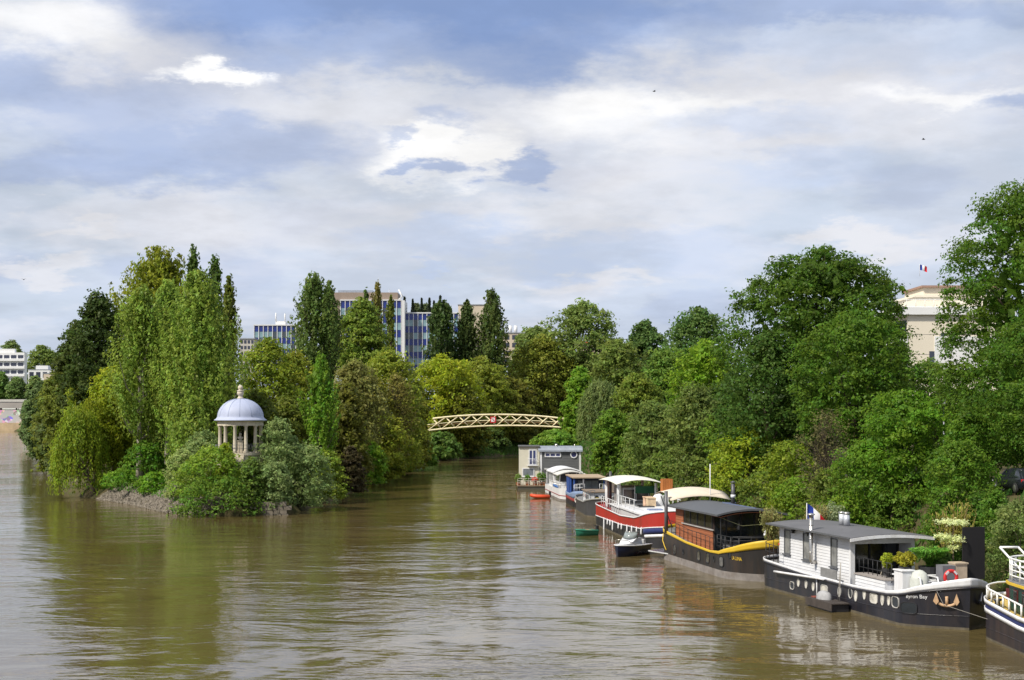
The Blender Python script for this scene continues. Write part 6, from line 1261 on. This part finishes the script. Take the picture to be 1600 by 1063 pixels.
        MB().grid([[Vector((p.x * .99 + .01, p.y * .97, p.z - dz)) for p, dz in ((r[3], 0), (r[3] * .5 + r[4] * .5, .0), (r[4], 0))] for r in rows]).build('deck', inner, t)
        MB().tube([r[3] for r in rows] + [r[4] for r in reversed(rows)], .045, 6).build('gunwale', inner, t)
        return t
    navy = M('navy_hull', (0.012, 0.018, 0.05), 0.3, 0, 0.15, 2)
    t = runabout('motor_boat', 'white and navy motor boat with clear windscreen beside the red barge', (9.9, 118.1, 0), R(-118), 4.2, 1.9, .72, navy, WHITE, 'boat')
    mb = MB().grid([[Vector((x, y * w, z)) for y in np.linspace(-1, 1, 7)] for x, w, z in ((1.1, .62, .78), (1.3, .60, 1.28), (2.1, .58, 1.30), (2.7, .52, 1.05), (3.4, .30, .92))]); mb.build('cuddy', WHITE, t)
    MB().grid([[Vector((2.0 + .55 * (1 - abs(y)) ** .5 - h * .35, y * (.62 - h * .06), 1.26 + h * .46)) for y in np.linspace(-1, 1, 11)] for h in (0, 1)]).build('windscreen', M('tinted_screen', (0.22, 0.25, 0.25), 0.08, 0, 0.2, 2, spec=0.9), t, solid=.02)
    MB().tube([(2.0 - .35, -.56, 1.73)] + [(2.0 + .55 * (1 - abs(y)) ** .5 - .35, y * .56, 1.74) for y in np.linspace(-.95, .95, 9)] + [(2.0 - .35, .56, 1.73)], .025, 6).build('screen_frame', STEEL, t)
    MB().tube([(3.0, -.75, .9), (3.6, -.5, 1.2), (4.25, 0, 1.3), (3.6, .5, 1.2), (3.0, .75, .9)], .02, 6).build('bow_rail', STEEL, t)
    bx('outboard', BLACK, t, (-.45, -.2, .3), (-.02, .2, 1.15), .06); bx('seat', M('seat_grey', (0.4, 0.4, 0.4), 0.7), t, (.4, -.6, .75), (.8, .6, 1.1), .04)
    t = runabout('rowing_boat', 'little green rowing boat tied to the stern of the red barge', (7.35, 134.6, 0), R(-150), 2.0, 1.0, .45, M('boat_green', (0.02, 0.16, 0.10), 0.5, 0, 0.15, 2), M('boat_green_inner', (0.03, 0.22, 0.14), 0.5), 'boat')
    bx('thwart', M('teak', (0.33, 0.2, 0.1), 0.6), t, (.6, -.42, .46), (.85, .42, .5)); bx('outboard', BLACK, t, (-.25, -.12, .2), (-.02, .12, .85), .04); MB().tube([(-.1, 0, .8), (.35, .1, .9)], .025, 6).build('tiller', BLACK, t)
    t = thing('inflatable_dinghy', 'orange red inflatable dinghy beside the white cruiser', 'dinghy', (3.55, 190.5, 0), R(185), 'small boats tied beside the barges'); om = M('dinghy_orange', (0.62, 0.07, 0.02), 0.5, 0, 0.12, 2)
    MB().tube([(-1.1, -.5, .2), (.4, -.5, .22), (.95, -.3, .3), (1.15, 0, .36), (.95, .3, .3), (.4, .5, .22), (-1.1, .5, .2)], .21, 10).build('tube', om, t); bx('floor', om, t, (-1.0, -.4, .04), (.8, .4, .1)); bx('transom', M('teak'), t, (-1.0, -.4, .1), (-.94, .4, .5)); bx('outboard', BLACK, t, (-1.3, -.12, .15), (-1.02, .12, .85), .04)

# ---------------------------------------------------------------- nearest boat, cut by the right edge
def build_green_boat():
    sh = [(0, 2.0), (.08, 1.9), (.3, 1.65), (.7, 1.7), (1, 2.4)]
    b = Boat('river_boat', 'dark boat with green cabin and white rails at the right edge', (22.75, 74.0), (23.2, 57.5), 4.8, 1.6, 3.0, sh, 2.2, 1.9, 0.5, 0.35)
    hull = M('boat_plum', (0.024, 0.021, 0.027), 0.36, 0, 0.25, 0.8, 0.1, 3, 0.5, (0.09, 0.055, 0.04), 0.6, (1.6, 1.6, 0.22))
    b.band('hull', hull, lambda t: .1, lambda t: b.sh(t) - .62); b.band('boot_top', M('boot_scum'), lambda t: -.6, lambda t: .1); b.band('lower_stripe', WHITE, lambda t: b.sh(t) - .62, lambda t: b.sh(t) - .42, .03, 1); b.band('upper_hull', M('navy_paint', (0.02, 0.03, 0.12), 0.5), lambda t: b.sh(t) - .42, lambda t: b.sh(t) - .2, 0, 1); b.band('bulwark', WHITE, lambda t: b.sh(t) - .2, lambda t: b.sh(t), .03, 1)
    b.strake('weld_seam', hull, lambda t: .55, .02, .004)
    b.deck('deck', M('deck_ochre', (0.50, 0.36, 0.10), 0.7), lambda t: b.sh(t) - .22, .08)
    green = M('cabin_green', (0.010, 0.045, 0.035), 0.4, 0, 0.15, 1.0); yel = M('yellow_paint')
    def outl(x0, x1, hw, n=9): return [(x0 + hw - hw * math.sin(a), hw * math.cos(a)) for a in np.linspace(0, math.pi, n)] + [(x1, -hw), (x1, hw)]
    MB().prism(outl(1.7, 13, 1.75), 1.5, 2.78).build('cabin', green, b.t); MB().prism(outl(1.55, 13.1, 1.9), 2.782, 2.90).build('cabin_edge', yel, b.t); MB().prism(outl(1.62, 13.0, 1.82), 2.902, 2.93).build('upper_deck', DECKG, b.t)
    for x in (3.9, 5.0, 6.1, 7.2, 8.3): b_ = bx('window', M('window_red', (0.10, 0.02, 0.02), 0.3), b.t, (x, -1.80, 1.95), (x + .5, -1.74, 2.6)); bx('pane', DARKGLASS, b_, (x + .06, -1.815, 2.0), (x + .44, -1.802, 2.55))
    for a in (20, 60): 
        c = Vector((1.7 + 1.75 - 1.75 * math.sin(R(a)) , -1.75 * math.cos(R(a)), 2.25)); MB().box(c, (.06, .34, .55), rz=R(-90 + a) + math.pi).build('window', M('window_red'), b.t)
    W = M('rail_white', (0.78, 0.78, 0.76), 0.4, 0, 0.05)
    oo = [Vector((p[0], p[1], 2.93)) for p in outl(1.75, 12.5, 1.7, 15)[:-1]]; path = [Vector((11, 1.7, 2.93))] + oo[:15] + [Vector((x, -1.7, 2.93)) for x in (4.5, 5.8, 7.1, 8.4, 9.7, 11)]
    for k in (1.05, .78, .52, .27): MB().tube([p + Vector((0, 0, k)) for p in path], .035 if k < 1 else .045, 6).build('hand_rail', W, b.t)
    me = MB().tube([(0, 0, 0), (0, 0, 1.05)], .04, 6).mesh('rail_post', W)
    for p in path[1:16:2] + path[16:]: inst('rail_post', me, b.t, p)
    b.rail(.0, .30, 8, .5, W, .1, (1.0,), .05); b.rail(.0, .30, 8, .5, W, .1, (1.0,), .05, 1)
    for y in (-1.3, -.4): MB().tube([(1.5, y - .3, 4.35), (2.6, y, 3.7), (4.3, y + .2, 2.95)], .055, 6).build('davit', W, b.t)
    MB().tube([(1.5, -1.6, 4.35), (1.5, -.7, 4.35)], .055, 6).build('davit_bar', W, b.t)
    MB().lathe([(.12, 0), (.12, .3), (.2, .34), (.2, .42), (0, .44)], 10, tuple(b.S(.13, 1.6, -1, -.25))).build('bollard', M('grey_iron'), b.t)
    t = thing('covered_tender', 'white covered tender on the upper deck at the right edge', 'dinghy', onboard(b, (5.6, .2, 2.94)), b.rz)
    MB().grid([[Vector((x, .75 * math.cos(a) * w, .1 + .7 * math.sin(a) * w)) for a in np.linspace(0, math.pi, 11)] for x, w in ((-1.6, .15), (-1.3, .7), (-.6, .95), (.3, 1), (1.1, .85), (1.7, .15))]).build('cover', M('tarp_white', (0.62, 0.63, 0.64), 0.8, 0, 0.1, 2, 0.4, 4), t, solid=.03); bx('chock', M('teak', (0.33, 0.2, 0.1), 0.6), t, (-1.0, -.5, 0), (-.8, .5, .2)); bx('chock', M('teak'), t, (.8, -.5, 0), (1.0, .5, .2))

# ---------------------------------------------------------------- floating house
def build_floating_house():
    Y = 214.0; k = Y / F; X = lambda px: (px - 811) * k; Z = lambda py: EYE - (py - HZ) * k
    t = thing('floating_house', 'two storey floating house, cream left half and grey right half', 'houseboat', ((811 - 800) * k, Y, 0), 0, GB)
    cream = M('cream_boards', (0.66, 0.63, 0.52), 0.7, 0, 0.06, 0.8, stain=(0.5, 0.47, 0.38), sfac=0.3); grey = M('slate_boards', (0.105, 0.11, 0.115), 0.7, 0, 0.1, 1.0); zinc = M('zinc_sheet', (0.32, 0.35, 0.40), 0.45, 0.4, 0.12, 1.0)
    bx('float', M('float_dark', (0.08, 0.075, 0.06), 0.8), t, (-.2, -3.2, -.5), (9.3, 6.2, .45)); bx('deck', DECKW, t, (-.3, -3.3, .452), (9.4, 6.3, .55))
    x1 = X(843); bx('cream_wing', cream, t, (0, 0, .552), (x1, 5.5, Z(699))); bx('cream_roof', M('roof_edge_dark', (0.10, 0.10, 0.10), 0.7), t, (-.12, -.2, Z(699) + .002), (x1 + .05, 5.6, Z(697)))
    xg0, xg1 = x1 + .06, X(908); w = bx('grey_wing', M('slate_core', (0.09, 0.095, 0.10), 0.8), t, (xg0, .06, .552), (xg1, 5.6, Z(706)))
    plank_wall(w, xg0, xg1, .06, .56, Z(706), 20, [], grey)
    rows = [[Vector((x, y, z)) for y, z in ((-.25, Z(706)), (-.22, Z(703.5)), (-.05, Z(701)), (.35, Z(699)), (5.3, Z(698.5)), (5.8, Z(706)))] for x in (xg0 - .25, xg1 + .2)]
    rf = MB().grid(rows, smooth=False).build('zinc_roof', zinc, t, solid=.08)
    for i in range(9): x = xg0 - .2 + (xg1 - xg0 + .3) * i / 8; MB().tube([(x, -.28, Z(705)), (x, -.08, Z(700.6)), (x, .36, Z(698.6))], .03, 5).build('roof_seam', zinc, rf)
    for x in (xg0 + .02, xg1 - .28): bx('corner_board', WHITE, t, (x, -.04, .6), (x + .26, .008, Z(706.3)))
    pb = M('blue_glass', (0.03, 0.04, 0.14), 0.08, 0, 0.3, 1, spec=0.8)
    window(t, X(851), X(876.5), .005, Z(714.5), Z(707.2), -1, WHITE, pb, False, .14, 3)
    cx, cz = X(896.5), Z(710.5); r = .36
    ring = [[Vector((cx + q * math.cos(a), yy, cz + q * math.sin(a))) for a in np.linspace(0, 6.283, 25)[:-1]] for q, yy in ((r + .14, 0), (r + .14, -.09), (r, -.09), (r, 0))]
    p = MB().grid(ring, close=True, smooth=False).build('round_window', WHITE, t); MB().add([Vector((cx + r * math.cos(a), -.03, cz + r * math.sin(a))) for a in np.linspace(0, 6.283, 25)[:-1]], [tuple(range(24))]).build('pane', pb, p)
    window(t, X(826), X(838.5), 0, Z(727), Z(702.5), -1, WHITE, pb, False, .14, 2)
    br = MB()
    for i in range(7): x = X(825) + (X(839.5) - X(825)) * i / 6; MB().tube([(x, -.32, Z(727)), (x, -.32, Z(717))], .02, 5).build('baluster', WHITE, t)
    MB().tube([(X(825), -.02, Z(717)), (X(825), -.32, Z(717)), (X(839.5), -.32, Z(717)), (X(839.5), -.02, Z(717))], .03, 6).build('balcony_rail', WHITE, t); bx('balcony_slab', WHITE, t, (X(824), -.4, Z(728)), (X(840.5), -.002, Z(727)))
    window(t, X(816), X(835), 0, Z(745), Z(731.5), -1, WHITE, glass('pale_glass', (0.16, 0.18, 0.2), 0.1), True, .14, 1)
    MB().tube([(X(870), 2.5, Z(699)), (X(870), 2.5, Z(694.5))], .22, 10).build('roof_vent', STEEL, t); MB().tube([(X(899), 2.5, Z(699)), (X(899), 2.5, Z(695))], .1, 8).build('roof_vent', STEEL, t)
    me = MB().bar((0, 0, .55), (0, 0, 1.5), .05).mesh('rail_post', M('rail_pale', (0.45, 0.43, 0.38), 0.7))
    for i in range(6): inst('rail_post', me, t, (-.2 + i * .76, -3.1, 0))
    for z in (.9, 1.2, 1.5): MB().tube([(-.2, .2, z), (-.2, -3.1, z), (3.6, -3.1, z)], .035, 6).build('hand_rail', M('rail_pale'), t)
    bx('side_shed', M('shed_grey', (0.17, 0.175, 0.18), 0.7), t, (3.7, -3.0, .56), (5.0, -.08, 2.7)); bx('shed_roof', M('shed_roof', (0.40, 0.40, 0.40), 0.6), t, (3.5, -3.2, 2.702), (5.3, -.06, 2.82))
    for x in (3.75, 4.35): bx('shed_post', WHITE, t, (x, -3.06, .56), (x + .12, -3.004, 2.69))
    for i, (x, c, kd, lab) in enumerate(((-.1, (0.12, 0.18, 0.04), 'ball', 'leafy pot plant at the left corner of the floating house deck'), (1.2, (0.09, 0.17, 0.03), 'ball', 'green pot plant under the floating house window'), (2.2, (0.45, 0.06, 0.03), 'ball', 'red flowering pot plant on the floating house deck'), (2.9, (0.10, 0.18, 0.03), 'ball', 'tall green pot plant beside the red flowers'), (3.5, (0.08, 0.15, 0.03), 'ball', 'green pot plant next to the floating house shed'))):
        potted('potted_plant', lab, (t.location.x + x, Y - 2.6, .56), .5, (1.6, 1.5, 1.15, 1.9, 1.7)[i], c, kd, .45, 40 + i, 260, .13, group='pot plants of the floating house', potmat=M('terracotta', (0.35, 0.13, 0.06), 0.8))
build_white_cabin_barge(); build_yellow_barge(); build_red_barge(); build_small_boats(); build_green_boat(); build_floating_house()

# ================================================================ road things and birds
def car(name, label, loc, rz, paint, sc=1.0):
    t = thing(name, label, 'car', loc, rz); t.scale = (sc, sc, sc)
    # x forward, sections of half width / heights from tail to nose
    secs = [(-2.15, .74, .42, .78, .80), (-2.05, .84, .28, .92, .98), (-1.7, .88, .24, .95, 1.02), (-.9, .90, .22, .94, 1.0), (.3, .90, .22, .92, .97), (.95, .90, .22, .90, .95), (1.6, .87, .24, .80, .84), (2.0, .80, .28, .68, .72), (2.18, .66, .38, .58, .60)]
    rows = []
    for x, w, zb, zs, zt in secs: rows.append([Vector((x, -w * .86, zb)), Vector((x, -w, zb + .14)), Vector((x, -w, zs - .12)), Vector((x, -w * .93, zs)), Vector((x, -w * .4, zt)), Vector((x, w * .4, zt)), Vector((x, w * .93, zs)), Vector((x, w, zs - .12)), Vector((x, w, zb + .14)), Vector((x, w * .86, zb))])
    mb = MB().grid(rows, close=True); m = 10; mb.f += [tuple(range(m)), tuple(reversed(range(len(rows) * m - m, len(rows) * m)))]; mb.sm += [False, False]; mb.build('body', paint, t)
    g = [(-2.0, .78, .93, .97), (-1.45, .66, .96, 1.42), (-.9, .64, .96, 1.48), (0, .63, .94, 1.47), (.35, .62, .94, 1.40), (1.1, .74, .90, .93)]
    rows = [[Vector((x, -.80, zb)), Vector((x, -w, zt - .05)), Vector((x, -w * .8, zt)), Vector((x, w * .8, zt)), Vector((x, w, zt - .05)), Vector((x, .80, zb))] for x, w, zb, zt in g]
    MB().grid(rows).build('windows', glass('car_glass', (0.012, 0.015, 0.02), 0.06), t)
    rows = [[Vector((x, y * w * .86, zt + .012 - .03 * y * y)) for y in np.linspace(-1, 1, 7)] for x, w, zb, zt in g[1:5]]; MB().grid(rows).build('roof', paint, t, solid=.03)
    for y in (-1, 1):
        for a, c in (((-2.0, .80, .93), (-1.45, .665, 1.40)), ((1.1, .76, .90), (.35, .63, 1.39)), ((-.2, .81, .93), (-.25, .645, 1.44))): MB().bar((a[0], a[1] * y, a[2]), (c[0], c[1] * y, c[2]), .06).build('pillar', paint, t)
        for x in (-1.35, 1.35):
            w = MB().lathe([(.0, -.1), (.25, -.1), (.33, -.07), (.33, .07), (.25, .1), (0, .1)], 20).build('wheel', M('tyre', (0.015, 0.015, 0.015), 0.8), t); w.rotation_euler = (R(90), 0, 0); w.location = (x, y * .82, .33)
            q = MB().lathe([(0, .105), (.20, .105), (.22, .09)], 14).build('rim', STEEL, w); q.scale = (1, 1, -y)
        MB().box((-2.07, y * .66, .80), (.10, .34, .16), rz=-y * .25).build('tail_light', M('tail_red', (0.45, 0.01, 0.01), 0.2), t); MB().box((2.06, y * .6, .62), (.1, .3, .12), rz=y * .3).build('headlight', M('lamp_clear', (0.6, 0.6, 0.62), 0.1), t); MB().box((.75, y * 1.0, 1.0), (.14, .18, .11)).build('mirror', paint, t)
    MB().box((-2.165, 0, .66), (.02, .5, .12)).build('number_plate', M('plate_white', (0.7, 0.7, 0.68), 0.5), t); MB().box((-2.12, 0, .36), (.12, 1.3, .16)).build('bumper', BLACK, t)
    return t
p = at(1592, 768, 94); car('parked_car', 'black parked car with red tail lights on the bank road', (p.x, p.y, gz(p.x, p.y) + .035), R(97), M('car_black', (0.012, 0.013, 0.018), 0.2, 0, 0.1, 2, spec=0.7))
zt = at(0, 627, 790).z; p = at(43, 627, 793); car('white_car', 'white car driving over the road bridge', (p.x, p.y + 1, zt + .01), R(180), M('car_white', (0.7, 0.7, 0.72), 0.3), 1.0)
p = at(1475, 640, 112); zg = gz(p.x, p.y); t = thing('street_lamp', 'grey street lamp with flat winged head among the chestnut leaves', 'street lamp', (p.x, p.y, zg)); gm = M('lamp_grey', (0.22, 0.23, 0.25), 0.5, 0.4)
MB().tube([(0, 0, 0), (0, 0, 5.0)], [.09, .06], 8).build('pole', gm, t); zl = EYE + 10 / F * 112 - zg
MB().tube([(0, 0, 4.9), (0, 0, zl - .1)], .05, 8).build('pole_top', gm, t); MB().lathe([(0, .0), (.75, .02), (.77, .06), (.28, .14), (.16, .36), (.0, .4)], 20, (0, -.2, zl - .1)).build('lamp_shade', M('lamp_pale', (0.24, 0.25, 0.27), 0.6, 0.2), t)
for i, (px, py, Y, a, lab) in enumerate(((1022, 143, 260, 20, 'small bird high in the bright centre cloud'), (1443, 218, 250, 160, 'small bird in the sky at upper right'), (37, 437, 300, 80, 'tiny dark bird over the far left bank'))):
    t = thing('bird', lab, 'bird', at(px, py, Y), R(a), 'birds in the sky'); bm = M('bird_grey', (0.10, 0.10, 0.11), 0.8)
    MB().lathe([(0, -.28), (.05, -.22), (.085, -.05), (.08, .08), (.05, .18), (.045, .24), (0, .3)], 8).build('body', bm, t); t.children[0].rotation_euler = (0, R(90), 0)
    for s_ in (-1, 1): MB().add([(.10, 0, .02), (.14, s_ * .28, .14), (.02, s_ * .62, .10), (-.10, s_ * .30, .12), (-.10, 0, .02), (0, s_ * .3, .15)], [(0, 1, 5), (1, 2, 5), (2, 3, 5), (3, 4, 5), (4, 0, 5)]).build('wing', bm, t, solid=.015)
